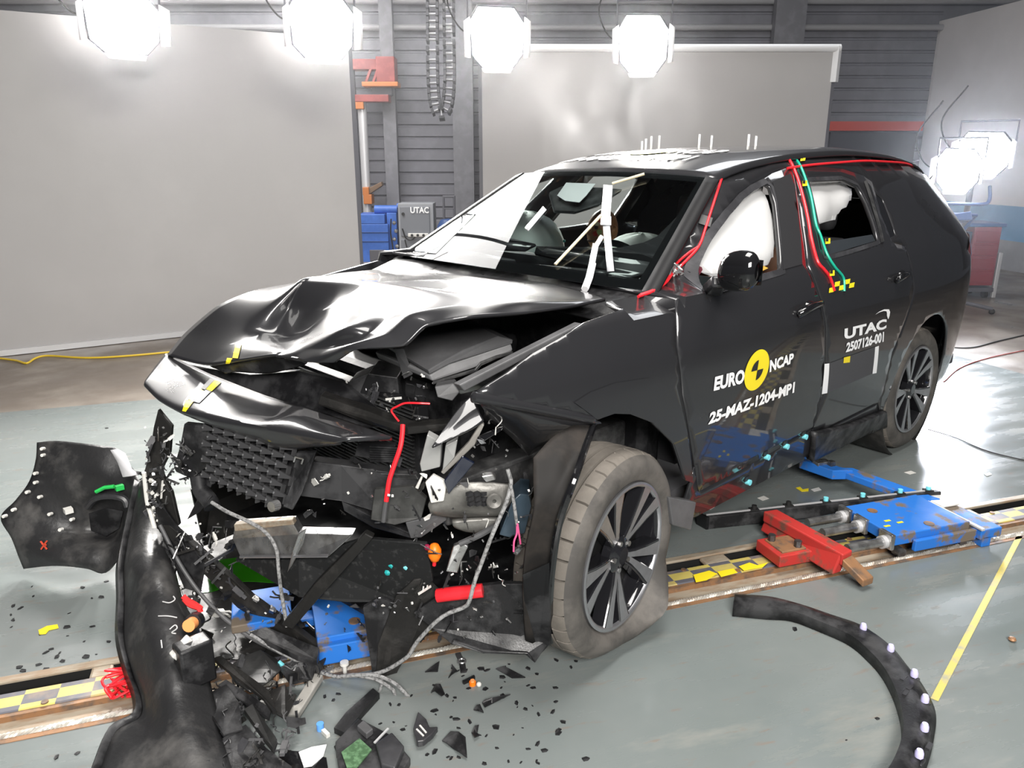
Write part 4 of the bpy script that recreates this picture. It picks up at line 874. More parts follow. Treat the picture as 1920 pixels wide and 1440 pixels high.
# ------------------------------------------------------------------ torn bumper skin and loose parts on the floor
def gd(rows): return [[at(p[0], p[1], D=p[2]) for p in r] for r in rows]
tb = thing('bumper_cover', 'large torn black bumper skin draped from the wreck over the guide rail', 'bumper', tuple(F0(250, 1400)))
def fb(mb, name, m, par=tb, **k): o = mb.build(name, m, par, **k); return o
off0 = np.array(tb.location)
def gloc(C): return [[p-off0 for p in r] for r in C]
SK = gd([
 [(262,905,3.06),(268,900,3.02),(285,905,2.98),(300,930,2.96),(306,960,2.98)],
 [(246,985,2.92),(258,975,2.86),(282,985,2.80),(305,1000,2.80),(318,1020,2.86)],
 [(233,1060,2.70),(250,1055,2.62),(278,1060,2.57),(312,1062,2.60),(330,1080,2.70)],
 [(234,1120,2.60),(252,1118,2.54),(285,1120,2.48),(325,1120,2.51),(346,1134,2.60)],
 [(233,1196,2.47),(256,1192,2.43),(292,1190,2.37),(338,1185,2.40),(372,1180,2.49)],
 [(248,1259,2.40),(268,1250,2.36),(305,1250,2.30),(345,1245,2.32),(385,1240,2.40)],
 [(266,1310,2.32),(280,1300,2.29),(315,1300,2.24),(352,1300,2.26),(398,1300,2.33)],
 [(262,1345,2.27),(285,1345,2.23),(320,1345,2.18),(358,1345,2.19),(408,1340,2.26)],
 [(218,1372,2.235),(265,1385,2.18),(318,1385,2.13),(362,1380,2.13),(412,1372,2.21)],
 [(190,1440,2.13),(245,1440,2.10),(305,1440,2.06),(360,1440,2.05),(430,1430,2.10)],
 [(165,1500,2.05),(225,1500,2.03),(295,1500,1.99),(360,1500,1.98),(450,1490,2.03)]])
TORN = mat('torn_bumper', (.020, .020, .021), .42, col2=(.13, .125, .12), scale=5, bump=.2, bscale=40, rvar=.16, thr=(.5, .85))
fb(MB().grid(gloc(cr_grid(SK, 5, 5))), 'skin', TORN, solid=.006, offs=0, angle=180)
lipR = [[p, p+np.array([.012, -.02, .012]), p+np.array([.02, -.03, -.01])] for p in spline([r[0] for r in SK], 4)]
fb(MB().grid(gloc(lipR)), 'folded_edge', PLAST, solid=.004)
CP0 = ([
 [(70,830,3.10),(105,827,3.08),(150,831,3.05),(190,836,3.03),(222,843,3.03),(240,870,3.05)],
 [(68,862,3.04),(105,865,3.00),(150,868,2.97),(190,872,2.95),(228,880,2.97),(258,893,2.98)],
 [(56,902,2.99),(98,908,2.95),(145,912,2.93),(190,915,2.92),(230,920,2.92),(268,925,2.90)],
 [(30,938,2.94),(85,945,2.92),(135,952,2.92),(180,955,2.95),(225,955,2.95),(270,955,2.86)],
 [(2,970,2.88),(65,985,2.86),(120,995,2.87),(170,1000,2.92),(215,995,2.92),(262,990,2.82)],
 [(22,1008,2.84),(75,1018,2.80),(125,1025,2.78),(170,1028,2.77),(210,1025,2.77),(248,1015,2.78)],
 [(36,1044,2.80),(82,1044,2.76),(125,1048,2.73),(168,1052,2.72),(205,1055,2.72),(238,1032,2.75)],
 [(45,1066,2.79),(88,1061,2.76),(125,1061,2.73),(165,1066,2.72),(198,1074,2.71),(232,1035,2.75)]])
CP = gd([[(x, y, D+.12+.22*max(0, min(1, (y-830)/235))*(1 if x < 215 else max(0, 1-(x-215)/40))) for x, y, D in r] for r in CP0])
cpn = fb(MB().grid(gloc(cr_grid(CP, 5, 5))), 'corner_panel', TORN, solid=.006, offs=0, angle=180)
def cp_(x, y, D): return at(x, y, D=D+(.12+.22*max(0, min(1, (y-830)/235)) if y < 1095 and x < 262 else 0))-off0
for x, y, D in ((83,841,3.06),(84,853,3.04),(70,887,2.99),(70,904,2.97),(55,922,2.94),(78,931,2.93),(29,955,2.89),(12,967,2.87),(97,963,2.87),(138,973,2.88),(117,992,2.83)):
    p = cp_(x, y, D); MB().cyl(p, p-cf*.02, .007, 8).build('panel_clip', WHITEP, cpn)
MB().box(cp_(128, 957, 2.88), (.03, .03, .02)).build('square_clip', WHITEP, cpn, smooth=False)
MB().tube(spline([cp_(x, y, D) for x, y, D in ((165,950,2.90),(180,935,2.87),(205,930,2.86),(232,935,2.86),(240,950,2.85))], 5), .014, 8).build('lamp_opening_rim', SATIN, cpn)
MB().prism([cp_(x, y, 2.885) for x, y in ((168,962),(200,952),(232,958),(225,990),(200,1005),(172,995))], -cf*.006).build('lamp_opening', VOID, cpn, smooth=False)
fb(MB().grid(gloc(gd([[(208,845,3.02),(222,843,3.02),(236,852,3.0)],[(222,868,2.98),(236,872,2.96),(248,880,2.95)],[(232,895,2.94),(248,893,2.93),(262,890,2.93)]]))), 'lit_inner_corner', mat('lit_inner_pale', (.60, .60, .62), .3), solid=.005)  # pale colour paints the light falling on the inside edge
MB().tube(spline([cp_(x, y, D) for x, y, D in ((236,890,2.90),(246,886,2.89),(262,887,2.90),(268,890,2.9))], 5), .006, 6).build('hose', PLAST, tb)
MB().tube([cp_(180,922,2.86), cp_(196,914,2.86), cp_(214,912,2.86)], .008, 6).build('green_connector', mat('green_plastic', (.03, .5, .1), .4), tb)
MB().box(cp_(224, 914, 2.86), (.03, .02, .02)).build('green_connector', mat('green_plastic', (.03, .5, .1), .4), tb)
mb = MB()
for a, b in (((76,1015),(88,1030)),((88,1014),(77,1030)),((79,1020),(86,1022))): mb.tube([cp_(*a, 2.77), cp_(*b, 2.755)], .0035, 5)
mb.build('red_scribble', mat('red_chalk', (.5, .05, .02), .7), cpn)
mb = MB()
for P in ([(305,1128,2.46),(318,1130,2.45),(328,1124,2.46),(325,1118,2.47)], [(297,1155,2.42),(315,1155,2.41),(332,1158,2.42)], [(318,1180,2.37),(328,1172,2.38),(332,1178,2.37),(322,1186,2.37),(330,1188,2.37)], [(302,1200,2.34),(304,1215,2.33)]):
    MB().tube(spline([cp_(x, y, D-.02) for x, y, D in P], 4), .002, 5).build('chalk_stroke', mat('white_chalk', (.5, .5, .5), .8), tb)
hs = MB().box(cp_(365, 1240, 2.32), (.10, .07, .14)).build('sensor_box', PLAST, tb, bevel=.008)
MB().box(cp_(342, 1215, 2.30), (.07, .03, .03), np.array(Matrix.Rotation(.6, 3, 'Y'))).build('sensor_tab', WHITEP, tb, bevel=.004)
oc = cp_(361, 1168, 2.42); MB().cyl(oc, oc-cf*.03, .02, 16).build('orange_cap', mat('orange_cap', (.9, .35, .12), .4), tb)
MB().cyl(oc+cf*.03, oc, .028, 16).build('cap_collar', PLAST, tb)
for pts in (((343,1118),(352,1126),(365,1133),(378,1142)), ((345,1123),(356,1134),(372,1140),(376,1148))): MB().tube(spline([cp_(x, y, 2.46) for x, y in pts], 4), .009, 6).build('red_tab', mat('red_tab', (.75, .03, .03), .3), tb)
# red wire bundle by the rail
mb = MB(); rq = random.Random(5); c0 = F0(243, 1278, .03)
for k in range(10): mb.tube(spline([c0+np.array([rq.uniform(-.07, .07), rq.uniform(-.06, .06), rq.uniform(-.018, .04)]) for _ in range(5)], 6), .0042, 6)
tag(mb.build('wire_bundle', RED), 'tangled red wire bundle on the chequered rail beside the torn bumper skin', 'wire')
# wheel-arch moulding (curved) with lilac clips
AR_O = [(1378,1118),(1440,1121),(1500,1138),(1560,1158),(1620,1178),(1668,1212),(1700,1250),(1728,1285),(1752,1335),(1748,1390),(1735,1440),(1715,1480)]
AR_I = [(1374,1142),(1436,1148),(1485,1152),(1540,1172),(1595,1197),(1632,1228),(1658,1258),(1680,1300),(1694,1350),(1692,1390),(1672,1440),(1640,1480)]
am = thing('arch_moulding', 'curved black wheel-arch moulding with lilac clips lying on the floor', 'moulding', tuple(F0(1600, 1200)))
oo = np.array(am.location); O = spline([F0(x, y, .012) for x, y in AR_O], 8); I = spline([F0(x, y, .03) for x, y in AR_I], 8)
rows = [[o-oo, o*.75+i*.25+[0, 0, .018]-oo, o*.4+i*.6+[0, 0, .022]-oo, i+[0, 0, .012]-oo, i-[0, 0, .028]-oo] for o, i in zip(O, I)]
MB().grid(rows).build('moulding', PLAST, am, solid=.004)
for x, y in ((1617,1180),(1668,1220),(1712,1268),(1732,1316),(1731,1370),(1721,1420)):
    p = F0(x, y+8, .025)-oo; c = MB().lathe([(.0,.042),(.008,.040),(.012,.030),(.012,.018),(.007,.014),(.007,.0)], p, (0, 0, 1), 12).build('lilac_clip', LILAC, am); MB().box(p+[0, 0, .002], (.036, .03, .012)).build('clip_seat', SATIN, c, bevel=.003)
MB().box(F0(1389,1128,.03)-oo, (.05, .035, .012)).build('end_tab', GREYP, am, bevel=.003)
for x, y in ((1694,1272),(1706,1290),(1698,1300),(1742,1400)): MB().box(F0(x, y, .045)-oo, (.03, .012, .008)).build('rib', SATIN, am, smooth=False)
# sill trim strip with cyan clips, lying beyond the rail
stp = thing('sill_trim', 'long straight black sill trim with cyan clips lying on the floor', 'trim', tuple(F0(1545, 965)))
o2 = np.array(stp.location); a = F0(1326, 993, 0); b = F0(1762, 944, .05)
a2 = F0(1322, 968, .0); u = (b-a)/np.linalg.norm(b-a); n = np.array([-u[1], u[0], 0]); n = n if np.dot(n, cf) > 0 else -n
up = np.array([0, 0, .062])
MB().prism([a-o2, a+up-o2, a+up+n*.012-o2, a+up+n*.05-o2-[0, 0, .01], a+n*.055-o2], b-a-u*.0).build('trim_channel', PLAST, stp, smooth=False, bevel=.004)
MB().prism([a+up*.98+n*.02-o2, a+up*1.06+n*.02-o2, a+up*1.06+n*.028-o2, a+up*.98+n*.028-o2], (b-a)*.97).build('bright_edge', ALU, stp, smooth=False)
MB().prism([a-o2-u*.006, a+up-o2-u*.006, a+up+n*.06-o2-u*.03, a+n*.06-o2-u*.03], u*.012).build('end_cap', GLOSS, stp, smooth=False)
for t, m in ((.20, BLKT), (.345, BLKT), (.505, CYAN), (.665, CYAN), (.83, CYAN), (.955, CYAN)):
    p = a+(b-a)*t+up*1.0+n*.026-o2; c = MB().cyl(p-[0, 0, .005], p+[0, 0, .022], .0115, 12).build('trim_clip', m, stp); MB().box(p+[0, 0, .0], (.04, .03, .012), np.array(Matrix.Rotation(math.atan2(u[1], u[0]), 3, 'Z'))).build('clip_seat', BLKT, c, smooth=False)
# tow trolleys on the rail: local frame x along the rail, y away from the camera side
def trolley(name, label, p): s = np.dot(p-RA, E1); t = thing(name, label, 'trolley', tuple(R3(s, .165)), rz=ANG); return t
tr = trolley('tow_trolley', 'blue steel tow trolley with bright pistons on the guide rail behind the front wheel', F0(1700, 1010))
def bx(name, c, d, m, par, M=None, bevel=.004): return MB().box(c, d, M).build(name, m, par, smooth=False, bevel=bevel)
bd = bx('deck', (.0, .01, .085), (.42, .30, .05), BLUEM, tr)
for x, y in ((-.12, .08), (.02, -.10)): MB().cyl((x, y, .108), (x, y, .113), .022, 16).build('deck_bolt', RUST, bd)
bx('side_skirt', (.06, -.155, .055), (.34, .02, .05), BLUEM, tr); bx('side_skirt', (.06, .17, .055), (.34, .02, .05), BLUEM, tr)
for y in (-.11, .04, .14):
    bx('end_plate', (-.215, y, .08), (.02, .075, .07), STEEL, tr)
    MB().cyl((-.42, y, .07), (-.215, y, .07), .020, 16).build('piston', STEEL, tr); MB().cyl((-.245, y, .07), (-.22, y, .07), .028, 16).build('piston_collar', ALU, tr)
for x in (-.16, .18):
    for y in (-.13, .13): MB().cyl((x, y-.02, .024), (x, y+.02, .024), .022, 16).build('roller', DKST, tr)
rear = bx('rear_block', (.29, -.02, .06), (.12, .33, .045), BLUEM, tr); bx('rear_foot', (.27, -.16, .025), (.05, .05, .05), BLUEM, tr); bx('bright_bar', (.235, -.02, .088), (.02, .34, .012), ALU, tr)
MB().prism([(.20,.12,.10),(.30,.10,.10),(.16,.52,.11),(.06,.56,.11)], (0, 0, -.035)).build('tow_arm', BLUEM, tr, smooth=False, bevel=.004)
MB().prism([(.02,.50,.12),(.12,.47,.12),(.03,.66,.12),(-.04,.68,.12)], (0, 0, -.05)).build('arm_head', BLUEM, tr, smooth=False, bevel=.004)
bx('arm_catch', (.03, .60, .125), (.08, .05, .02), STEEL, tr); bx('catch_bolt', (.06, .56, .13), (.03, .03, .03), DKST, tr)
bx('white_plate', (.30, .12, .09), (.10, .16, .01), WHITEP, tr)
for dx, dy, m in ((-.13, -.02, YEL), (-.09, -.05, YEL), (-.17, -.06, YEL)): bx('tape_scrap', (dx, dy, .111), (.03, .012, .001), m, tr, bevel=0)
rk = trolley('tow_hook', 'red steel hook block with slanted yoke in front of the blue trolley', F0(1470, 1050))
bx('base', (.0, -.0, .045), (.17, .16, .05), REDM, rk); bx('rust_plate', (.0, .0, .072), (.12, .12, .012), RUST, rk)
for x, y in ((-.04, .04), (.03, -.04)): MB().cyl((x, y, .075), (x, y, .105), .016, 6).build('hex_bolt', DKST, rk)
MB().prism([(.03,.20,.13),(.10,.20,.13),(.165,-.20,.12),(.10,-.22,.12)], (0, 0, -.05)).build('yoke', REDM, rk, smooth=False, bevel=.006)
MB().prism([(.03,.21,.03),(.06,.21,.12),(.10,.21,.12),(.08,.22,.03)], (.04, -.42, 0)).build('yoke_web', REDM, rk, smooth=False, bevel=.006)
MB().prism([(.10,-.22,.07),(.165,-.20,.07),(.19,-.30,.02),(.13,-.31,.02)], (0, 0, .03)).build('hook_tip', RUST, rk, smooth=False, bevel=.004)
tf = trolley('tow_trolley', 'blue rusty tow trolley on the rail under the wrecked front', F0(655, 1190, .1)); tf.location = F0(662, 1192, 0); tf.location[2] = 0
bd = bx('deck', (0, 0, .09), (.26, .30, .05), BLUEM, tf); bx('front_skirt', (-.0, -.16, .06), (.26, .03, .07), BLUEM, tf)
for x, y in ((-.06, .09), (.0, -.09)): MB().cyl((x, y, .113), (x, y, .119), .02, 16).build('deck_bolt', RUST, bd)
for x in (-.09, .09): MB().cyl((x, -.15, .03), (x, -.11, .03), .026, 16).build('roller', RUST, tf)
bx('blue_plate', (-.30, .12, .10), (.20, .22, .03), BLUEM, tf); bx('post', (.11, .14, .13), (.03, .03, .06), WHITEP, tf); bx('link', (-.17, .05, .07), (.16, .06, .03), BLUEM, tf)
# coolant and water on the floor
def puddle(name, label, cat, pts, m, z=.013):
    P = spline([F0(x, y, z) for x, y in pts], 6, closed=True); c = sum(P)/len(P)
    mb = MB(); mb.add([c+[0, 0, .0005]]+[p for p in P]+[p-[0, 0, z] for p in P], [(0, i+1, (i+1) % len(P)+1) for i in range(len(P))]+[(i+1, len(P)+i+1, len(P)+(i+1) % len(P)+1, (i+1) % len(P)+1) for i in range(len(P))])
    return tag(mb.build(name, m, origin=c), label, cat)
puddle('coolant_puddle', 'bright green coolant puddle under the silver bumper beam', 'puddle', [(352,1085),(380,1058),(440,1046),(520,1044),(590,1052),(600,1078),(540,1092),(450,1090),(400,1108),(365,1108)], mat('coolant', (.03, .22, .008), .08, coat=.6))
puddle('coolant_puddle', 'narrow dark green coolant pool right behind the blue front trolley', 'puddle', [(640,1128),(690,1118),(730,1120),(716,1132),(660,1136)], mat('coolant_dark', (.01, .10, .02), .08, coat=.6))
# ------------------------------------------------------------------ lamps and equipment at the back of the hall
LENS = mat('floodlight_lens', (1, 1, 1), .5, emit=((1, .97, .92), 60.0)); LENSC = mat('cold_lens', (1, 1, 1), .5, emit=((.86, .9, 1), 90.0))
def frame_at(fwd, up=(0, 0, 1)):
    f = np.array(fwd, float); f /= np.linalg.norm(f); r = np.cross(up, f); r /= np.linalg.norm(r); u = np.cross(f, r); return np.array([f, r, u]).T
def floodlight(x, y, D, w, h, label, aim=(2.6, .3, .8), group=None, lens=LENS, pole=True, roll=0.0):
    c = at(x, y, D=D); t = thing('floodlight', label, 'lamp', tuple(c), group); f = np.array(aim)-c; f = f/np.linalg.norm(f)*.6+(CAMP-c)/np.linalg.norm(CAMP-c)*.4
    M = frame_at(f); T = lambda a, b, e: M@np.array([a, b*w/2, e*h/2])
    o = [(-.55, -1), (.60, -1), (.95, -.55), (1, .45), (.62, .95), (-.70, 1), (-1, .55), (-.92, -.6)]
    MB().prism([T(0, b, e) for b, e in o], M[:, 0]*-.02).build('lens', lens, t, smooth=False)
    MB().grid([[T(.02, b*1.04, e*1.04) for b, e in o], [T(-.03, b*1.07, e*1.07) for b, e in o], [T(-.16, b*.85, e*.85) for b, e in o], [T(-.22, b*.4, e*.4) for b, e in o]], cu=True).build('housing', FRM, t, solid=.006)
    MB().grid([[T(.02, -1.04, -.7), T(.02, -1.04, .7)], [T(.13, -1.25, -.6), T(.13, -1.25, .6)]]).build('barn_door', ALU, t, solid=.006); MB().grid([[T(.02, 1.04, -.7), T(.02, 1.04, .7)], [T(.13, 1.25, -.6), T(.13, 1.25, .6)]]).build('barn_door', ALU, t, solid=.006)
    MB().grid([[T(.02, -.6, -1.04), T(.02, .6, -1.04)], [T(.10, -.5, -1.16), T(.10, .5, -1.16)]]).build('barn_door', ALU, t, solid=.006)
    MB().tube([T(-.08, -1.12, 0), T(-.08, -1.12, 1.5), T(-.08, 1.12, 1.5), T(-.08, 1.12, 0)], .012, 8).build('yoke', FRM, t)
    if pole:
        MB().cyl(T(-.08, 0, 1.5), T(-.08, 0, 1.5)+np.array([0, 0, 6.3-c[2]-h*.75]), .022, 10).build('pole', FRM, t)
    p = T(-.2, -.3, .3); MB().tube(spline([p, p-M[:, 1]*.25+[0, 0, -.05], p-M[:, 1]*.4+[0, 0, .25], p-M[:, 1]*.2+[0, 0, .6]], 8), .008, 6).build('lamp_cord', BLKT, t)
    l = bpy.data.lights.new('floodlight_glow', 'SPOT'); l.energy = LAMP_W; l.spot_size = math.radians(120); l.spot_blend = .8; l.shadow_soft_size = .22; l.color = (1, .97, .93) if lens is LENS else (.88, .92, 1)
    lo = bpy.data.objects.new('floodlight_glow', l); COL.objects.link(lo); lo.location = tuple(c+f/np.linalg.norm(f)*.12); lo.rotation_euler = Vector(f).to_track_quat('-Z', 'Y').to_euler()
    return t
LAMP_W = FLOOD
GL = 'floodlights hanging above the car'
floodlight(230, 42, 6.0, .52, .44, 'leftmost of the four hanging floodlights, in front of the big grey screen', group=GL)
floodlight(603, 50, 6.6, .52, .50, 'hanging floodlight glaring in front of the big screen edge', group=GL)
floodlight(932, 70, 7.3, .50, .52, 'hanging floodlight between the cable chain and the roller screen', group=GL)
floodlight(1206, 82, 7.7, .48, .52, 'hanging floodlight in front of the white roller tube, smallest of four', group=GL)
# lamp cluster on a stand, to the side
sf = F0(1812, 590); sf = at(1812, 575, Z=0)
def stand_z(D): return None
LAMP_W = FLOOD*.8
fl1 = floodlight(1845, 288, 7.9, .46, .42, 'cold white floodlight on top of the side stand', aim=(0, 0, .8), lens=LENSC, pole=False)
fl2 = floodlight(1797, 318, 7.75, .38, .40, 'cold white floodlight lower on the side stand', aim=(0, 0, .8), lens=LENSC, pole=False)
LAMP_W = 15
fl3 = floodlight(1776, 450, 7.5, .10, .09, 'small work lamp glinting beside the tail of the car', aim=(1, 1, .8), lens=LENSC, pole=False)
zz3 = float(fl3.location[2]); MB().cyl((0, 0, -.06), (0, 0, -zz3+.01), .012, 8).build('post', FRM, fl3); MB().cyl((0, 0, -zz3), (0, 0, -zz3+.02), .12, 16).build('foot', FRM, fl3)
b = at(1822, 340, D=8.1); st = thing('lamp_stand', 'dark wheeled lamp stand with blue tube frame behind the car tail', 'stand', (b[0], b[1], 0))
BT = mat('blue_tube', (.05, .10, .25), .4)
def lo_(x, y, D): return at(x, y, D=D)-np.array([b[0], b[1], 0])
MB().cyl((0, 0, .12), (0, 0, b[2]+.1), .03, 10).build('mast', FRM, st)
q1 = lo_(1845, 300, 8.1); q2 = lo_(1797, 325, 8.0); MB().tube([q2, (0, 0, b[2]), q1], .02, 8).build('cross_arm', FRM, st)
for k in range(4):
    a = k*math.pi/2+.5; l = MB().tube([(0, 0, .14), (.4*math.cos(a), .4*math.sin(a), .06)], .022, 8).build('foot', FRM, st); MB().ball((.4*math.cos(a), .4*math.sin(a), .032), .032, 10).build('castor', RUBBER, l)
MB().tube(spline([lo_(1762, 408, 7.9), lo_(1766, 390, 7.9), lo_(1775, 382, 7.9), lo_(1840, 383, 7.95), lo_(1855, 375, 8.0), lo_(1856, 350, 8.1)], 6), .018, 8).build('tube_handle', BT, st)
MB().tube([lo_(1775, 470, 7.9), lo_(1772, 400, 7.9), lo_(1830, 404, 7.95), (0, 0, .9)], .02, 8).build('tube_frame', BT, st)
MB().prism([lo_(1760, 408, 7.9), lo_(1805, 402, 7.9), lo_(1808, 418, 7.9), lo_(1762, 420, 7.9)], -cf*.15).build('blue_hood', BT, st, smooth=False, bevel=.01)
rc_ = at(1822, 560, Z=0); cc_ = thing('tool_cart', 'red and dark tool cart standing by the side wall behind the car', 'cart', tuple(rc_))
sc8 = np.dot(rc_-CAMP, cf)/FPX; M8 = np.array([cr, [-cf[0], -cf[1], 0]/np.linalg.norm(cf[:2]), [0, 0, 1]]).T
def cb(name, x0, x1, z0, z1, y0, dep, m, par=cc_): return MB().box(M8@np.array([(x0+x1)/2, y0-dep/2, (z0+z1)/2]), (x1-x0, dep, z1-z0), M8).build(name, m, par, smooth=False, bevel=.008)
CR = mat('cart_red', (.25, .03, .04), .45)
bd = cb('cabinet', -.10, .22, .16, .86, .0, .45, CR); cb('side_box', -.36, -.12, .10, .80, .0, .42, mat('navy_box', (.03, .04, .08), .45))
for k in range(4): d_ = cb('drawer', -.08, .20, .20+.16*k, .33+.16*k, .012, .02, CR, bd)
cb('worktop', -.38, .26, .86, .90, .02, .48, BT); cb('parcel', -.30, -.16, .90, 1.0, -.05, .2, mat('cardboard', (.45, .33, .2), .7))
for x in (-.3, .18):
    for y in (-.06, -.38): MB().cyl(M8@np.array([x-.02, y, .05]), M8@np.array([x+.02, y, .05]), .05, 12).build('wheel', RUBBER, cc_)
cb('deck', -.38, .25, .08, .13, 0, .44, FRM); cb('tube_leg', .27, .32, .0, .55, -.05, .05, ALU)
# energy chain
D0 = 9.9; cA = at(826, 0, D=D0); kc = thing('cable_chain', 'black cable drag chain hanging in a loop in front of the back wall', 'cable chain', tuple(cA))
def ck(x, y): return at(x, y, D=D0)-cA
path = spline([ck(810, -330), ck(810, -150), ck(811, 40), ck(812, 150), ck(817, 198), ck(827, 213), ck(838, 198), ck(843, 150), ck(842, 60), ck(840, -150), ck(840, -330)], 12)
ln = MB(); br = MB(); acc = 0; last = path[0]; pr = None
for i in range(1, len(path)):
    acc += np.linalg.norm(path[i]-path[i-1])
    if acc > .075:
        acc = 0; t = path[i]-path[i-1]; t /= np.linalg.norm(t); n_ = np.cross(t, cf); n_ /= np.linalg.norm(n_)
        for o in (-.062, .062): ln.beam(path[i]-t*.036+n_*o, path[i]+t*.036+n_*o, .12, .034, up=tuple(n_))
        br.beam(path[i]-n_*.05, path[i]+n_*.05, .05, .016, up=tuple(t))
ln.build('link_plates', mat('chain_black', (.02, .02, .025), .5), kc, smooth=False)['kind'] = 'stuff'; br.build('cross_bars', mat('chain_grey', (.42, .42, .44), .5), kc, smooth=False)['kind'] = 'stuff'
MB().box(ck(826, -330)+[0, 0, .05], (.6, .3, .1)).build('ceiling_bracket', FRM, kc, smooth=False)
# machinery between the screens
DM = 12.2
def gp0(x): q = at(x, 300, D=DM); return np.array([q[0], q[1], 0])
def zz_(y, D=DM, x=780): return at(x, y, D=D)[2]
mpp = DM/FPX
mo = gp0(700); mt = thing('hydraulic_press', 'blue block-shaped machine beside the grey cabinet at the back wall', 'machine', tuple(mo))
BLU2 = mat('machine_blue', (.04, .12, .42), .4, var=.3, scale=3)
def mbx(name, x0, x1, y0, y1, m, par, ox, dep=.5, fr=0.0, bev=.01):
    z0, z1 = zz_(y1), zz_(y0); c = M8@np.array([((x0+x1)/2-ox)*mpp, fr-dep/2, (z0+z1)/2]); return MB().box(c, ((x1-x0)*mpp, dep, z1-z0), M8).build(name, m, par, smooth=False, bevel=bev)
bl = mbx('lower_block', 662, 722, 423, 560, BLU2, mt, 700, .7); mbx('upper_block', 664, 716, 404, 423, BLU2, mt, 700, .55); mbx('side_block', 718, 737, 402, 560, BLU2, mt, 700, .6, -.1)
mbx('dark_hatch', 684, 716, 474, 500, FRM, bl, 700, .02, .012)
for y0, y1 in ((438, 440), (456, 458)): mbx('seam_rib', 662, 722, y0, y1, mat('machine_blue_dark', (.02, .07, .25), .4), bl, 700, .03, .015)
MB().cyl(M8@np.array([-6*mpp, -.2, zz_(396)]), M8@np.array([38*mpp, -.2, zz_(396)]), .07, 14).build('motor', BLU2, mt); MB().cyl(M8@np.array([38*mpp, -.2, zz_(390)]), M8@np.array([52*mpp, -.2, zz_(388)]), .05, 12).build('pump_head', BLU2, mt); mbx('valve', 770-6, 774, 370, 382, FRM, mt, 700, .1) if False else None
for k, (x, y) in enumerate(((735, 420), (738, 436), (734, 452), (739, 466), (733, 480))):
    MB().ball(M8@np.array([(x-700)*mpp, .06, zz_(y)]), .035, 8).build('gauge', STEEL, mt)
MB().tube(spline([M8@np.array([(x-700)*mpp, .08, zz_(y)]) for x, y in ((730, 412), (728, 440), (731, 470), (729, 500), (738, 520))], 6), .012, 6).build('hose', BLKT, mt)
ko = gp0(778); kb = thing('control_cabinet', 'grey control cabinet with white letters in front of the back wall', 'cabinet', tuple(ko))
CG = mat('cabinet_grey', (.17, .18, .20), .45)
bo = mbx('body', 744, 811, 382, 560, mat('cabinet_light', (.28, .29, .31), .45), kb, 778, .45, .10); do = mbx('door', 748, 804, 388, 446, CG, kb, 778, .03, .125); mbx('door', 748, 804, 452, 556, CG, kb, 778, .03, .125)
MB().cyl(M8@np.array([(754-778)*mpp, .12, zz_(402)]), M8@np.array([(754-778)*mpp, .15, zz_(402)]), .025, 10).build('lock', BLKT, do)
ps = mbx('power_strip', 762, 801, 439.5, 446.5, WHITEP, kb, 778, .05, .17); 
for k in range(3): MB().cyl(M8@np.array([(770+k*11-778)*mpp, .165, zz_(443)]), M8@np.array([(770+k*11-778)*mpp, .185, zz_(443)]), .022, 10).build('socket', BLKT, ps)
V_, F_ = text_mesh('UTAC', .03); q0 = M8@np.array([(768-778)*mpp, .142, zz_(400.5)]); du = M8[:, 0]*35*mpp; dv = np.array([0, 0, zz_(388.5)-zz_(400.5)])
MB().add([q0+du*u+dv*v for u, v in V_], F_).build('cabinet_lettering', WHITE, do, smooth=False)
MB().tube(spline([M8@np.array([(x-778)*mpp, .16, zz_(y)]) for x, y in ((752, 430), (758, 448), (768, 452), (776, 446))], 5), .012, 6).build('cable', BLKT, kb)
MB().tube(spline([M8@np.array([(x-778)*mpp, .16, zz_(y)]) for x, y in ((756, 452), (760, 470), (766, 488), (770, 510))], 5), .01, 6).build('cable', BLKT, kb)
so = gp0(840); sk_ = thing('hand_truck', 'dark sack truck with a blue tank beside the control cabinet', 'hand truck', tuple(so))
for x in (830, 850): MB().cyl(M8@np.array([(x-840)*mpp, 0, .02]), M8@np.array([(x-840)*mpp, 0, zz_(368)]), .02, 8).build('rail', FRM, sk_)
mbx('top_bar', 828, 852, 367, 372, FRM, sk_, 840, .04, .02); mbx('cross_bar', 830, 850, 392, 394, FRM, sk_, 840, .03, .02)
MB().lathe([(.001, .25), (.16, .27), (.18, .35), (.18, zz_(425)), (.12, zz_(412)), (.001, zz_(410))], M8@np.array([0, .22, 0]), (0, 0, 1), 24).build('tank', mat('tank_blue', (.03, .07, .2), .4), sk_)
for x in (-.17, .17): MB().cyl(M8@np.array([x-.02, .05, .12]), M8@np.array([x+.02, .05, .12]), .12, 16).build('wheel', RUBBER, sk_)
mbx('toe_plate', 824, 856, 545, 547, FRM, sk_, 840, .4, .3) if False else None
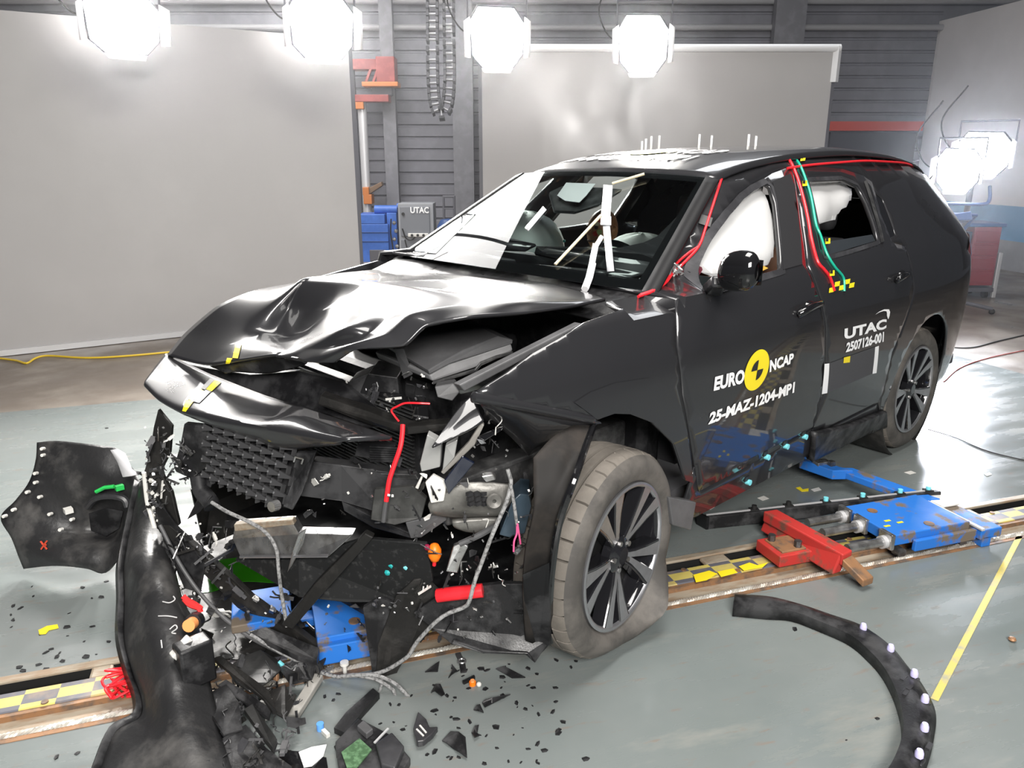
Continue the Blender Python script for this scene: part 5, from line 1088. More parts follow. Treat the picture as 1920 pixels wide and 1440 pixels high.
# column crane: pale mast, red hoist, orange arm
co = at(684, 300, D=13.15)*np.array([1, 1, 0]); cr_ = thing('jib_crane', 'pale mast with red hoist and orange brackets behind the blue machine', 'crane', tuple(co))
MB().cyl((0, 0, .0), (0, 0, zz_(185)), .075, 16).build('mast', ALU, cr_); MB().cyl(M8@np.array([-.13, -.05, 0]), M8@np.array([-.16, -.05, zz_(120)]), .06, 10).build('dark_post', FRM, cr_)
ORG = mat('crane_orange', (.48, .16, .04), .45); RDK = mat('hoist_red', (.24, .05, .045), .5, var=.3)
mbx('lower_bracket', 680, 697, 370, 390, ORG, cr_, 684, .25, .14); mbx('upper_bracket', 674, 690, 180, 200, ORG, cr_, 684, .25, .14); mbx('neck_bracket', 679, 692, 355, 372, ORG, cr_, 684, .25, .14)
q = [M8@np.array([(x-684)*mpp, .1, zz_(y)]) for x, y in ((681, 362), (717, 344), (719, 352), (690, 371))]; MB().prism(q, M8@np.array([0, -.18, 0])).build('arm', mat('arm_brown', (.16, .10, .06), .5), cr_, smooth=False, bevel=.01)
ho = mbx('hoist_beam', 655, 728, 104, 124, RDK, cr_, 684, .3, .1); mbx('hoist_drum', 718, 754, 100, 148, RDK, cr_, 684, .35, .15); mbx('hoist_tray', 690, 760, 148, 157, ORG, cr_, 684, .35, .2); mbx('hoist_frame', 674, 740, 172, 186, RDK, cr_, 684, .3, .15); mbx('hoist_motor', 705, 745, 158, 172, FRM, cr_, 684, .25, .05)
for x0, x1 in ((694, 704), (708, 718), (720, 728)):
    q = [M8@np.array([(x-684)*mpp, .12, zz_(y)]) for x, y in ((x0, 148), (x0+10, 124), (x0+15, 124), (x0+5, 148))]; MB().prism(q, M8@np.array([0, -.05, 0])).build('brace', RDK, ho, smooth=False)
# red crash beam on the back wall
z0, z1 = at(1620, 246, D=13.3)[2], at(1620, 229, D=13.3)[2]
p0 = wallpt(1540, 13.2, 0); p1 = wallpt(1722, 13.2, 0)
struct(MB().prism([p0+[0, 0, z0], p1+[0, 0, z0], p1+[0, 0, z1], p0+[0, 0, z1]], -nrm*.15).build('trim_2', mat('beam_red', (.45, .06, .04), .5), smooth=False), 'red beam across the dark end of the back wall')
p0 = wallpt(1552, 13.25, 0); p1 = wallpt(1712, 13.25, 0)
MBk = MB().prism([p0, p1, p1+[0, 0, z0-.02], p0+[0, 0, z0-.02]], -nrm*.1).build('door_1', mat('dark_door', (.05, .05, .06), .5), smooth=False); struct(MBk, 'dark hall door under the red beam')
# cables on the floor
def fcable(name, label, pts, r, m): return tag(MB().tube(spline([F0(x, y, r+.001) for x, y in pts], 8), r, 6).build(name, m), label, 'cable')
fcable('floor_cable', 'yellow cable lying on the floor under the big grey screen', [(-40, 668), (0, 672), (30, 676), (50, 681), (66, 672), (90, 667), (160, 671), (230, 668), (320, 660), (420, 650)], .009, mat('yellow_cable', (.70, .48, .03), .45))
fcable('floor_cable', 'thin red cable lying on the floor behind the rear wheel', [(1770, 715), (1800, 690), (1850, 672), (1930, 655)], .005, mat('dull_red_cable', (.35, .06, .05), .5))
fcable('floor_cable', 'thin black cable crossing the floor beside the rear wheel, the upper one', [(1765, 650), (1820, 652), (1870, 640), (1935, 625)], .006, BLKT)
fcable('floor_cable', 'thin black cable on the bright floor right of the rear tyre', [(1740, 805), (1790, 820), (1850, 845), (1930, 865)], .004, BLKT)
# floor tape lines
def ftape(label, a, b_, w, m):
    A_, B_ = F0(*a, .0012), F0(*b_, .0012); n_ = np.cross((B_-A_)/np.linalg.norm(B_-A_), (0, 0, 1)); return tag(MB().prism([A_-n_*w/2, B_-n_*w/2, B_+n_*w/2, A_+n_*w/2], (0, 0, .0008)).build('floor_tape', m, smooth=False), label, 'tape')
FY = mat('faded_yellow_tape', (.52, .43, .10), .5, col2=(.28, .28, .22), scale=12, thr=(.5, .7))
ftape('faded yellow tape line running past the arch moulding', (1912, 1005), (1752, 1312), .022, FY)
ftape('thin yellow line on the floor beyond the sill trim', (1500, 878), (1735, 924), .012, FY)
# ------------------------------------------------------------------ inside the car: airbags, dummy, windscreen fittings
def bagmat():
    m = bpy.data.materials.new('curtain_airbag'); m.use_nodes = True; N = m.node_tree.nodes; L = m.node_tree.links; b = N['Principled BSDF']; b.inputs['Base Color'].default_value = (.92, .92, .92, 1); b.inputs['Roughness'].default_value = .7
    tr = N.new('ShaderNodeBsdfTranslucent'); tr.inputs[0].default_value = (.95, .95, .95, 1); mx = N.new('ShaderNodeMixShader'); mx.inputs[0].default_value = .55; L.new(b.outputs[0], mx.inputs[1]); L.new(tr.outputs[0], mx.inputs[2]); L.new(mx.outputs[0], N['Material Output'].inputs[0])
    return m
BAG = bagmat()
def puff(name, poly, depth, fold, par=car, y_off=-.03):
    P = xz(poly); C = np.array(P).mean(0); R = np.array(P)
    def surf(x, z):
        d = min(np.hypot(*(np.array(dens(P, .03))-np.array([x, z])).T)); k = min(1, d/.10); k = math.sqrt(max(0, 1-(1-k)**2))
        return ys(x, z)+y_off-depth*(1-k)+fold*math.sin(x*23+z*11)*k
    mb = panel(P, surf=surf, step=.03); b2 = panel(P, surf=lambda x, z: ys(x, z)+y_off-depth-depth*.9*(1-(1-min(1, min(np.hypot(*(np.array(P)-np.array([x, z])).T))/.1))**2)**.5, step=.05); mb.add(b2.v, b2.f)
    return mb.build(name, BAG, par)
puff('curtain_airbag', [(1328,500),(1340,462),(1362,425),(1395,380),(1428,350),(1455,346),(1474,385),(1484,430),(1486,475),(1474,506),(1440,522),(1400,530),(1360,515)], .09, .006)
puff('curtain_airbag', [(1513,344),(1560,338),(1600,340),(1626,350),(1632,366),(1618,392),(1596,416),(1562,432),(1540,430),(1532,425),(1524,385)], .09, .008)
mb = panel(xz([(1318,478),(1345,487),(1352,510),(1340,535),(1318,538)]), off=-.08); mb.build('door_card', mat('dark_red_trim', (.10, .008, .02), .5), front_door)
panel(xz([(1428,520),(1452,500),(1462,505),(1440,516)]), off=-.05, step=.02).build('yellow_lining', mat('ochre_lining', (.5, .3, .05), .6), front_door)
FBAG = mat('front_airbag_fabric', (.80, .88, .84), .75, bump=.08, bscale=60)
def balloon(name, c, r, M=None):
    mb = MB(); rows = []
    for i in range(15):
        th = math.pi*i/14; rows.append([np.array(c)+np.array([r[0]*math.sin(th)*math.cos(f), r[1]*math.sin(th)*math.sin(f), r[2]*math.cos(th)])*(1+.03*math.sin(5*f+2*th)) for f in np.linspace(0, 2*math.pi, 29)[:-1]])
    return mb.grid(rows, cu=True).build(name, FBAG, car)
c = at(985, 462, D=4.25); pb = balloon('passenger_airbag', c, (.20, .22, .19)); 
for x, y, m in ((1010, 440, mat('red_mark', (.6, .1, .1), .6)), (1058, 452, mat('green_mark', (.05, .4, .35), .6))):
    q = at(x, y, D=4.06); MB().ball(q, .008, 8).build('mark', m, pb)
c = at(1202, 478, D=3.9); balloon('driver_airbag', c, (.15, .20, .11))
sw_c = at(1168, 512, D=3.62); Ms = frame_at((-.85, 0, .5)); mb = MB(); mb.tube([sw_c+Ms@np.array([0, .17*math.cos(a), .17*math.sin(a)]) for a in np.linspace(0, 2*math.pi, 41)[:-1]], .016, 8, closed=True)
swl = mb.build('steering_wheel', GLOSS, car)
for a in (0, math.pi, -math.pi/2): MB().beam(sw_c, sw_c+Ms@np.array([0, .16*math.cos(a), .16*math.sin(a)]), .04, .02).build('wheel_spoke', SATIN, swl)
MB().ball(sw_c, .06, 12).build('wheel_hub', SATIN, swl)
MB().tube([at(1183, 490, D=3.6), at(1218, 512, D=3.55)], .006, 6).build('red_strip', RED, car)
dsp = MB().prism([at(x, y, D=3.9) for x, y in ((1063, 486), (1105, 483), (1107, 490), (1066, 493))], -cf*.02).build('dash_screen', mat('screen_glint', (.35, .6, .8), .1), car)
MB().prism([at(x, y, D=3.95) for x, y in ((1160, 448), (1180, 458), (1180, 463), (1158, 452))], -cf*.02).build('trim_strip', mat('cream_trim', (.5, .4, .25), .5), car)
# sun visor and sensor box behind the glass
def wso(u, v, o): 
    e = 1e-3; n_ = np.cross(wsp(u+e, v)-wsp(u-e, v), wsp(u, v+e)-wsp(u, v-e)); n_ /= np.linalg.norm(n_); n_ = n_ if n_[2] > 0 else -n_; return wsp(u, v)+n_*o
def wpx(x, y, o=0.006):
    best = None; lo = (-1.05, 1.05, -.1, 1.1)
    U = np.linspace(lo[0], lo[1], 43); Vv = np.linspace(lo[2], lo[3], 25)
    for it in range(4):
        for u in U:
            for v in Vv:
                p = wsp(u, v)-CAMP; d_ = p@cf; e = (960+FPX*(p@cr)/d_-x)**2+(720-FPX*(p@cu)/d_-y)**2
                if best is None or e < best[0]: best = (e, u, v)
        du = (U[1]-U[0]); dv_ = (Vv[1]-Vv[0]); U = np.linspace(best[1]-du, best[1]+du, 9); Vv = np.linspace(best[2]-dv_, best[2]+dv_, 9)
    return wso(best[1], best[2], o)
MB().prism([wpx(x, y, -.03) for x, y in ((1025, 350), (1050, 338), (1130, 340), (1165, 343), (1120, 372), (1075, 386), (1035, 384))], -cf*-.05).build('sensor_housing', PLAST, car, bevel=.006, smooth=False)
MB().prism([wpx(x, y, -.012) for x, y in ((1043, 362), (1060, 338), (1115, 340), (1098, 362), (1085, 375), (1058, 372))], cf*.01).build('sensor_cover', mat('sensor_white', (.7, .7, .72), .3), car, smooth=False)
TPE = mat('white_tape', (.72, .72, .74), .4)
def wstrip(name, a, b_, w, m, o=.008):
    A_ = np.array(a, float); B_ = np.array(b_, float); n_ = np.array([-(B_-A_)[1], (B_-A_)[0]]); n_ /= np.linalg.norm(n_)
    rows = [[wpx(*(A_+(B_-A_)*t-n_*w/2), o), wpx(*(A_+(B_-A_)*t+n_*w/2), o)] for t in np.linspace(0, 1, 5)]
    return MB().grid(rows).build(name, m, car, solid=.003)
wstrip('white_strip', (1141, 350), (1135, 425), 17, TPE); wstrip('white_strip', (1138, 425), (1146, 513), 13, mat('grey_strip', (.45, .46, .48), .4), .012); wstrip('strip_collar', (1138, 412), (1138, 428), 19, mat('grey_strip', (.45, .46, .48), .4), .016)
wstrip('white_strip', (1118, 460), (1110, 500), 11, TPE); wstrip('white_strip', (1130, 445), (1117, 466), 8, mat('grey_strip', (.45, .46, .48), .4))
mb = MB(); s_ = [wpx(1112, 498, .01), wpx(1106, 525, .012), wpx(1098, 548, .014)]; mb.tube(s_, .014, 6); mb.build('white_strip', TPE, car)
MB().cyl(wpx(1042, 500, .01), wpx(1132, 424, .05), .006, 8).build('wooden_stick', mat('pale_wood', (.62, .55, .38), .6), car); MB().cyl(wpx(1150, 352, .02), wpx(1210, 334, .02), .006, 8).build('wooden_stick', mat('pale_wood', (.62, .55, .38), .6), car)
wstrip('grey_tape', (1022, 392), (988, 432), 9, mat('grey_strip', (.45, .46, .48), .4), .006)
# crash-test dummy in the driver's seat: one skinned body, head, helmet-brown skin with paint marks
def skinned(name, pts, edges, rad, m, par, root=0, lev=2):
    me = bpy.data.meshes.new(name); me.from_pydata([tuple(p) for p in pts], edges, []); me.update(); o = bpy.data.objects.new(name, me); COL.objects.link(o); o.parent = par; me.materials.append(m)
    sk = o.modifiers.new('skin', 'SKIN')
    for i, v in enumerate(me.skin_vertices[0].data): v.radius = (rad[i][0], rad[i][1]) if hasattr(rad[i], '__len__') else (rad[i], rad[i]); v.use_root = (i == root)
    q = o.modifiers.new('sub', 'SUBSURF'); q.levels = lev; q.render_levels = lev
    me.polygons.foreach_set('use_smooth', [True]*len(me.polygons)); return o
dm = thing('crash_test_dummy', 'orange-brown crash test dummy with paint marks sitting behind the windscreen', 'dummy', (.75, .37, .70))
hd = at(1130, 432, D=4.28)-np.array([.75, .37, .70])
B = [(0, 0, .08), (-.08, 0, .25), (-.10, 0, .42), (hd[0]-.10, hd[1], hd[2]-.20), (hd[0]-.05, hd[1], hd[2]-.12), (-.10, .19, .40), (.08, .26, .22), (.32, .22, .30), (.40, .20, .33), (-.10, -.19, .40), (.08, -.26, .22), (.32, -.20, .30), (.40, -.18, .33), (.05, .10, .05), (.45, .13, .08), (.62, .13, -.22), (.72, .13, -.25), (.05, -.10, .05), (.45, -.13, .08), (.62, -.13, -.22), (.72, -.13, -.25)]
E_ = [(0,1),(1,2),(2,3),(3,4),(2,5),(5,6),(6,7),(7,8),(2,9),(9,10),(10,11),(11,12),(0,13),(13,14),(14,15),(15,16),(0,17),(17,18),(18,19),(19,20)]
Rr = [.15,.14,.15,.06,.06,.065,.05,.042,.03,.065,.05,.042,.03,.09,.075,.055,.04,.09,.075,.055,.04]
DUM = mat('dummy_vinyl', (.42, .20, .09), .5, var=.25, scale=8)
skinned('body', B, E_, Rr, mat('dummy_suit', (.30, .16, .10), .7), dm)
h_ = MB(); rows = []
for i in range(13):
    th = math.pi*i/12
    rows.append([hd+np.array([.098*math.sin(th)*math.cos(f)*(1.0+.06*math.cos(f)), .078*math.sin(th)*math.sin(f), .118*math.cos(th)-.01*math.cos(f)*math.sin(th)]) for f in np.linspace(0, 2*math.pi, 25)[:-1]])
hh = h_.grid(rows, cu=True).build('head', DUM, dm)
def fc(a, b_, z): return hd+np.array([a, b_, z])
MB().tube([fc(.102, 0, .03), fc(.118, 0, -.012), fc(.104, 0, -.02)], [.008, .014, .008], 8).build('nose', DUM, hh)
for s_ in (.032, -.032): MB().ball(fc(.094, s_, .024), .012, 8).build('eye', mat('dummy_dark', (.08, .04, .03), .5), hh)
MB().tube([fc(.098, -.025, -.05), fc(.104, 0, -.053), fc(.098, .025, -.05)], .005, 6).build('mouth', mat('dummy_dark', (.08, .04, .03), .5), hh)
for s_ in (.08, -.08): MB().ball(fc(-.005, s_, 0), .02, 8, 1.5).build('ear', DUM, hh)
for a, b_, z, m in ((.085, .045, .065, mat('paint_red', (.55, .05, .03), .5)), (.088, .05, .0, mat('paint_lime', (.45, .55, .2), .5)), (.08, .055, -.03, mat('paint_lime', (.45, .55, .2), .5)), (.09, .035, .045, mat('paint_cream', (.7, .6, .4), .5)), (.096, .03, -.01, mat('paint_red', (.55, .05, .03), .5))):
    MB().ball(fc(a, b_, z), .016, 8).build('paint_mark', m, hh)
for s_ in (1, -1):
    for k, (dy, ln_) in enumerate(((-.03, .055), (-.01, .065), (.01, .06), (.028, .048))):
        w0 = np.array([.42, s_*.19+dy*.8, .33]); MB().tube([w0, w0+[ln_*.6, 0, .005], w0+[ln_, 0, -.02]], [.010, .009, .007], 6).build('finger', DUM, dm)
    w0 = np.array([.39, s_*.19-s_*.03, .335]); MB().tube([w0, w0+[.03, -s_*.025, .01], w0+[.05, -s_*.03, .0]], [.011, .010, .008], 6).build('thumb', DUM, dm)
# ------------------------------------------------------------------ scrap pile and fragments on the floor
rf = random.Random(23)
def fpoly(name, label, cat, pts, m, t=.006, z=.002, group=None, tilt=0.0):
    P = [F0(x, y, z) for x, y in pts]; c = sum(P)/len(P); P = [p+np.array([0, 0, tilt*((i % 3)-1)*.5+abs(tilt)*.5]) for i, p in enumerate(P)]
    return tag(MB().prism(P, (0, 0, t)).build(name, m, smooth=False, origin=c), label, cat, group)
def ftree(name, label, cat, x, y): return thing(name, label, cat, tuple(F0(x, y)))
# lone shards
SH = [('long pointed black shard beside scratched floor', [(930,1255),(945,1253),(985,1277),(960,1272)]), ('black triangular shard under the torn undertray', [(797,1261),(812,1252),(824,1247),(821,1260),(805,1263)]),
      ('small curved black hook-shaped shard', [(841,1272),(848,1261),(847,1252),(858,1260),(862,1260),(850,1268)]), ('black crescent-shaped shard with a pointed end', [(904,1319),(910,1316),(923,1316),(938,1308),(957,1306),(940,1316),(923,1320),(909,1330)]),
      ('short black shard left of the crescent-shaped shard', [(888,1332),(893,1327),(900,1328),(907,1337),(898,1337)]), ('jagged black lump near the cable ends', [(808,1300),(817,1287),(826,1290),(834,1302),(828,1309),(815,1302)]),
      ('black shard pair at the bottom centre of the floor', [(884,1375),(890,1366),(898,1367),(895,1376),(900,1383),(890,1390)]), ('jagged black sheet piece by the picture bottom', [(829,1390),(845,1376),(860,1380),(873,1384),(876,1425),(862,1418),(850,1405),(838,1398)])]
for l, p in SH: fpoly('plastic_shard', l, 'fragment', p, PLAST, .004, tilt=.012)
fpoly('plastic_shard', 'thin black bar shard beside the orange cap', 'fragment', [(867,1281),(889,1270),(891,1274),(870,1284)], PLAST, .01)
cp = ftree('orange_stopper', 'small orange cap lying on the floor', 'cap', 886, 1284); MB().cyl((0, 0, 0), (0, 0, .012), .011, 14).build('rim', ORANGE, cp); MB().cyl((0, 0, .012), (0, 0, .018), .007, 14).build('crown', mat('orange_cap', (.9, .35, .12), .4), cp)
cp = ftree('white_stopper', 'small white cap right beside the orange cap', 'cap', 898, 1286); MB().ball((0, 0, .006), .009, 10).build('crown', WHITEP, cp)
ey = ftree('eyelet_bracket', 'small black bracket with a round steel eyelet on the floor', 'bracket', 866, 1243); MB().beam((-.0, 0, .004), (-.02, -.045, .004), .018, .006).build('arm', PLAST, ey, smooth=False); MB().beam((0, 0, .004), (.03, .045, .004), .02, .006).build('arm', PLAST, ey, smooth=False); MB().tube([(.012*math.cos(a), .012*math.sin(a), .008) for a in np.linspace(0, 6.28, 17)[:-1]], .004, 6, closed=True).build('eyelet', STEEL, ey)
vt = ftree('vent_cover', 'black vent cover piece with two pale slots', 'fragment', 790, 1385)
oo = np.array(vt.location); MB().prism([F0(x, y, .01)-oo for x, y in ((775,1375),(784,1343),(800,1358),(806,1373),(822,1372),(812,1386),(795,1400),(782,1402))], (0, 0, .02)).build('shell', SATIN, vt, smooth=False, bevel=.004)
for a, b_ in (((781,1367),(794,1380)), ((787,1360),(799,1374))): MB().beam(F0(*a, .031)-oo, F0(*b_, .031)-oo, .005, .003).build('slot', WHITEP, vt, smooth=False)
md = ftree('control_module', 'broken black control module with a green circuit board', 'module', 690, 1410); oo = np.array(md.location)
def mp(x, y, z): return F0(x, y, z)-oo
MB().prism([mp(x, y, .03) for x, y in ((628,1390),(672,1345),(735,1378),(770,1420),(740,1475),(640,1470))], (0, 0, -.028)).build('case', PLAST, md, smooth=False, bevel=.005)
MB().prism([mp(x, y, .036) for x, y in ((640,1410),(674,1384),(697,1405),(668,1440),(650,1438))], (0, 0, -.004)).build('circuit_board', mat('pcb_green', (.06, .12, .06), .35, var=.8, scale=60), md, smooth=False)
MB().prism([mp(x, y, .05) for x, y in ((669,1360),(682,1349),(700,1366),(687,1376))], (0, 0, -.02)).build('grey_connector', GREYP, md, smooth=False, bevel=.003)
MB().prism([mp(x, y, .055) for x, y in ((704,1392),(735,1372),(758,1398),(740,1440),(715,1432))], (0, 0, -.025)).build('cover', SATIN, md, smooth=False, bevel=.004); MB().beam(mp(702,1393,.058), mp(728,1366,.058), .006, .004).build('bright_edge', ALU, md, smooth=False)
fpoly('black_housing', 'long black housing lying along the lower cable ends', 'fragment', [(627,1375),(650,1345),(700,1300),(712,1310),(680,1345),(648,1385)], PLAST, .02)
wp = fpoly('white_glossy_panel', 'glossy white broken panel at the bottom edge of the scene', 'fragment', [(560,1412),(585,1405),(613,1403),(606,1420),(585,1440),(570,1445)], mat('white_gloss', (.8, .8, .82), .08), .004, tilt=.01)
fpoly('dark_glossy_panel', 'dark glossy panel under the white broken panel', 'fragment', [(522,1408),(560,1410),(612,1422),(618,1460),(530,1460)], GLOSS, .003)
bc = ftree('blue_stopper', 'blue clip cap among black crumbs', 'cap', 601, 1368); MB().cyl((0, 0, 0), (0, 0, .022), .011, 14).build('crown', mat('blue_cap', (.12, .35, .85), .4), bc); MB().box((.0, .03, .006), (.012, .03, .012)).build('tab', WHITEP, bc)
gb = tag(MB().beam(F0(597,1268,.03), F0(548,1345,.012), .035, .022).build('grey_bar', mat('grey_bar', (.28, .27, .25), .5, var=.2), smooth=False, bevel=.003), 'grey flat bar leaning on the floor beside the pin', 'bar')
pn = ftree('white_pin', 'white plastic push pin standing by the cables', 'pin', 647, 1262); MB().lathe([(.0,.045),(.014,.043),(.015,.034),(.007,.028),(.007,.0)], (0, 0, 0), (0, 0, 1), 14).build('pin', WHITEP, pn)
fpoly('dark_backdrop', 'wide black backdrop sheet added under the broken front to darken the floor, coolant on it', 'fragment', [(322,1020),(400,990),(560,1000),(690,1030),(640,1130),(612,1200),(560,1225),(470,1240),(400,1235),(365,1180),(338,1100)], DUSTY, .004, z=.006)  # dark sheet added so the bright floor under the wreck turns dark
# larger torn panels of the pile
DPL = mat('dusty_panel', (.018, .018, .018), .45, col2=(.05, .05, .049), scale=10, thr=(.5, .8), bump=.1, bscale=40)
PN = [('torn_sheet', 'matt grey-black torn panel at the bottom beside the bumper skin', [(340,1460),(405,1400),(462,1371),(500,1405),(548,1445),(540,1470)], .03, .004), ('black_rail', 'black plastic rail with a steel stud in the scrap pile', [(459,1340),(475,1336),(520,1405),(512,1412),(498,1400)], .045, .02),
      ('torn_sheet', 'dark torn panel in the pile with a pale bent edge', [(425,1255),(455,1238),(490,1230),(520,1238),(528,1262),(505,1290),(470,1300),(440,1285)], .05, .004), ('black_strut', 'long black strut slanting through the scrap pile', [(400,1240),(415,1240),(505,1310),(520,1340),(512,1345),(495,1325)], .07, .012),
      ('black_strut', 'second black strut in the pile, below the long one', [(410,1290),(425,1285),(510,1345),(505,1352),(480,1345)], .04, .012), ('bent_plate', 'bent black plate beside the sensor box of the bumper skin', [(395,1300),(425,1290),(450,1330),(455,1370),(420,1385),(400,1360)], .05, .004),
      ('torn_sheet', 'small dark panel between the blue trolley and the pile', [(520,1250),(560,1240),(600,1250),(585,1275),(545,1290)], .04, .004), ('bent_plate', 'black bent plate under the grey flat bar', [(500,1300),(535,1290),(552,1330),(535,1350),(508,1340)], .03, .004),
      ('black_rail', 'dark rail lying across the trolley end of the pile', [(470,1195),(500,1190),(600,1235),(595,1248),(560,1245)], .09, .02), ('bent_plate', 'small bent plate against the blue trolley skirt', [(560,1245),(590,1238),(612,1246),(600,1262),(570,1262)], .03, .006)]
for nm_, l, p, z, t in PN: fpoly(nm_, l, 'fragment', p, rf.choice([DPL, PLAST, DUSTY]), -z if False else t, z=z, tilt=.02)
def lump(name, label, x, y, z, s, m):
    e = ftree(name, label, 'fragment', x, y); e.location[2] = 0; p = np.array([0, 0, z]); scrap(rf.choice(['bracket', 'connector', 'torn_rib']), p, s, m, e); return e
WB = [('pale bent metal flange in the scrap pile', 492, 1335, .04, .03), ('white broken clip below the struts', 512, 1325, .03, .022), ('pale plastic block behind the sensor box', 415, 1195, .10, .03), ('pale bracket near the pile bottom', 500, 1352, .03, .02), ('pale chipped lug on the pile', 478, 1312, .06, .02)]
for l, x, y, z, s in WB: lump('pale_fragment', l, x, y, z, s, WHITEP)
for l, x, y, m in (('tiny turquoise clip in the scrap pile', 528, 1270, CYAN), ('turquoise strip on the long strut', 447, 1292, CYAN), ('blue cable tie beside the braided cable', 575, 1240, mat('blue_tie', (.05, .15, .6), .4)), ('brown rubber plug in the pile', 520, 1295, RUST)):
    e = ftree('small_clip', l, 'clip', x, y); MB().box((0, 0, .05), (.022, .016, .012), rotm()).build('body', m, e, bevel=.002); MB().cyl((0, 0, .0), (0, 0, .045), .004, 6).build('stem', PLAST, e)
# unnamed scrap of the pile: same-looking bits share a group
GB = 'small black scraps in the pile at the torn bumper'
for k in range(110):
    x = rf.uniform(385, 620); y = rf.uniform(1225, 1440)
    if x > 560 and y > 1290: continue
    kd = rf.choice(['bracket', 'connector', 'plastic_shard', 'torn_rib', 'wire']); z = rf.uniform(.012, .07)
    o = scrap(kd, F0(x, y, z), rf.uniform(.010, .026), rf.choice([PLAST, PLAST, DUSTY, DUSTY, SATIN, GREYP, VOID]), None); lo = min(v.co.z for v in o.data.vertices)
    c_ = F0(x, y, 0); 
    for v in o.data.vertices: v.co -= Vector(c_); v.co.z -= min(0, lo)-.0 if lo < 0 else 0
    o.location = tuple(c_); o.name = 'black_scrap'; tag(o, 'small black scrap in the heap beside the torn bumper skin', 'fragment', GB)
# tiny chips strewn over the floor
CH = MB().prism([(.011, 0, 0), (.004, .008, 0), (-.009, .005, 0), (-.006, -.007, 0), (.005, -.006, 0)], (0, 0, .003)); ch0 = CH.build('plastic_chip', PLAST, smooth=False)
GC_ = 'tiny black chips strewn on the floor'
spots = [(200,803),(75,1190),(107,1232),(174,1175),(158,1203),(190,1120),(155,1102),(205,1236),(72,1247),(106,1420),(145,1413),(200,1388),(1645,1348),(1587,1388),(963,1378),(990,1405),(968,1320),(985,1330),(970,1326),(1000,1290),(910,1292),(980,1365),(1080,1240),(1490,1180),(1098,1424),(224,1160),(60,1100),(130,1150),(868,1268),(840,1420),(912,1380),(815,1333),(1010,1340),(940,1290)]
for k in range(90):
    t = rf.random()
    if t < .5: spots.append((rf.uniform(790, 1080), rf.uniform(1235, 1440)))
    elif t < .75: spots.append((rf.uniform(20, 232), rf.uniform(1090, 1260)))
    else: spots.append((rf.uniform(600, 790), rf.uniform(1300, 1440)))
for k, (x, y) in enumerate(spots):
    o = ch0 if k == 0 else ch0.copy()
    if k: COL.objects.link(o)
    o.location = tuple(F0(x, y)); o.rotation_euler = (0, 0, rf.uniform(0, 6.28)); s = rf.uniform(.35, 1.3); o.scale = (s, s*rf.uniform(.5, 1.1), s)
    tag(o, 'tiny black plastic chip lying loose on the floor', 'fragment', GC_)
# paper and tape scraps
for l, p, m in (('square white paper scrap on the floor near the car sill', [(1420,934),(1432,930),(1442,935),(1430,939)], WHITEP), ('white paper scrap on the floor behind the trolley arm', [(1695,886),(1708,883),(1718,887),(1706,890)], WHITEP), ('white paper scrap under the car sill by the front wheel', [(1322,952),(1332,947),(1340,951),(1332,956)], WHITEP),
                ('torn yellow tape scrap on the floor beyond the sill trim', [(1492,915),(1500,913),(1505,918),(1516,916),(1516,921),(1503,922)], YEL), ('pale scrap beside the torn yellow tape', [(1520,918),(1535,914),(1540,919),(1526,922)], WHITEP), ('crumpled yellow tape scrap on the floor in front of the corner panel', [(72,1182),(88,1174),(108,1171),(110,1178),(92,1182),(86,1189),(74,1190)], YEL),
                ('second white scrap on the glossy floor behind the car', [(1845,889),(1855,886),(1860,890),(1850,893)], WHITEP)): fpoly('floor_scrap', l, 'scrap', p, m, .0015)
for l, p in (('torn yellow tape on the rail behind the flat tyre', [(1300,1078),(1330,1070),(1345,1076),(1325,1088),(1305,1092)]), ('torn yellow tape on the rail by the red hook block', [(1385,1062),(1405,1055),(1420,1060),(1440,1055),(1430,1064),(1395,1070)]), ('yellow tape strip between the two torn tapes', [(1345,1072),(1375,1066),(1383,1074),(1352,1082)])):
    P = [F0(x, y, .012) for x, y in p]; tag(MB().prism(P, (0, 0, .001)).build('rail_tape', YEL, smooth=False, origin=sum(P)/len(P)), l, 'tape')
st_ = ftree('pebble', 'small brown pebble on the floor beyond the yellow line', 'stone', 1897, 1202); MB().ball((0, 0, .008), .014, 8, .6).build('stone', RUST, st_)
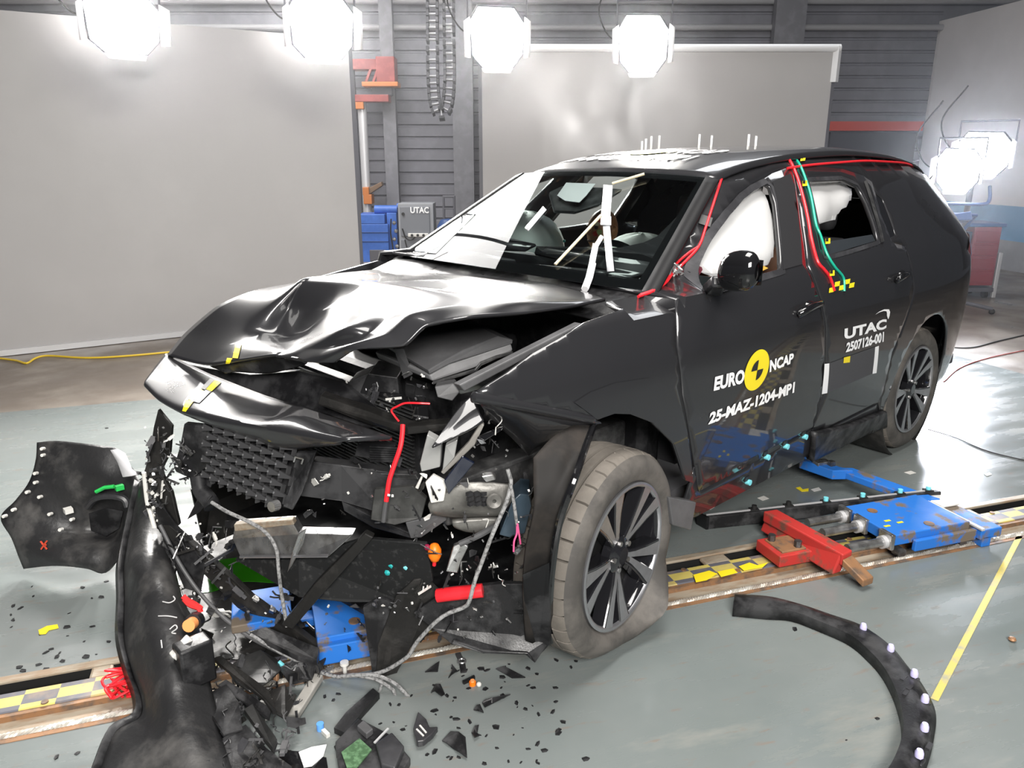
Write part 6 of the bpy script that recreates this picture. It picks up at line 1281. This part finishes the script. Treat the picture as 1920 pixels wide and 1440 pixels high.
# ------------------------------------------------------------------ smoke over the roof and an added haze volume for the lamps' lens glow
def volmat(name, dens, aniso, col=(1, 1, 1), noise=None):
    m = bpy.data.materials.new(name); m.use_nodes = True; N = m.node_tree.nodes; L = m.node_tree.links; N.remove(N['Principled BSDF'])
    v = N.new('ShaderNodeVolumeScatter'); v.inputs['Color'].default_value = (*col, 1); v.inputs['Density'].default_value = dens; v.inputs['Anisotropy'].default_value = aniso; L.new(v.outputs[0], N['Material Output'].inputs['Volume'])
    if noise:
        tc = N.new('ShaderNodeTexCoord'); mp = N.new('ShaderNodeMapping'); mp.inputs['Scale'].default_value = noise[1]; L.new(tc.outputs['Object'], mp.inputs[0])
        nz = N.new('ShaderNodeTexNoise'); nz.inputs['Scale'].default_value = noise[0]; nz.inputs['Detail'].default_value = 5; nz.inputs['Distortion'].default_value = 1.2; L.new(mp.outputs[0], nz.inputs[0])
        r = N.new('ShaderNodeMapRange'); r.inputs[1].default_value = .45; r.inputs[2].default_value = .75; r.inputs[3].default_value = 0; r.inputs[4].default_value = dens; L.new(nz.outputs['Fac'], r.inputs[0])
        ln = N.new('ShaderNodeVectorMath'); ln.operation = 'LENGTH'; m2 = N.new('ShaderNodeMapping'); m2.inputs['Scale'].default_value = noise[2]; L.new(tc.outputs['Object'], m2.inputs[0]); L.new(m2.outputs[0], ln.inputs[0])
        f = N.new('ShaderNodeMapRange'); f.inputs[1].default_value = 1.0; f.inputs[2].default_value = .3; f.inputs[3].default_value = 0; f.inputs[4].default_value = 1; L.new(ln.outputs['Value'], f.inputs[0])
        mu = N.new('ShaderNodeMath'); mu.operation = 'MULTIPLY'; L.new(r.outputs[0], mu.inputs[0]); L.new(f.outputs[0], mu.inputs[1]); L.new(mu.outputs[0], v.inputs['Density'])
    return m
ctr = at(1140, 215, D=6.1)
sm = MB().box((0, 0, 0), (1.9, 1.9, 1.3)).build('smoke', volmat('smoke_air', .22, .2, noise=(2.2, (1, 1, .8), (1/.95, 1/.95, 1/.62))), None, smooth=False); sm.location = tuple(ctr)
tag(sm, 'thin grey smoke drifting up behind the car roof', 'smoke', kind='stuff')
hp = [(3.2, -1.9), (-1.3, -1.9), (-1.3, 1.0), (-6.2, 1.0)]+[tuple(wallpt(1700, 12.9, 0)[:2]), tuple(wallpt(-500, 12.9, 0)[:2])]
hz = MB().prism([np.array([x, y, .03]) for x, y in hp], (0, 0, 6.0)).build('haze', volmat('glow_haze', HAZE, .72, (.93, .95, 1)), None, smooth=False)
tag(hz, 'faint haze volume added to give the floodlights their lens glow', 'haze', kind='stuff')
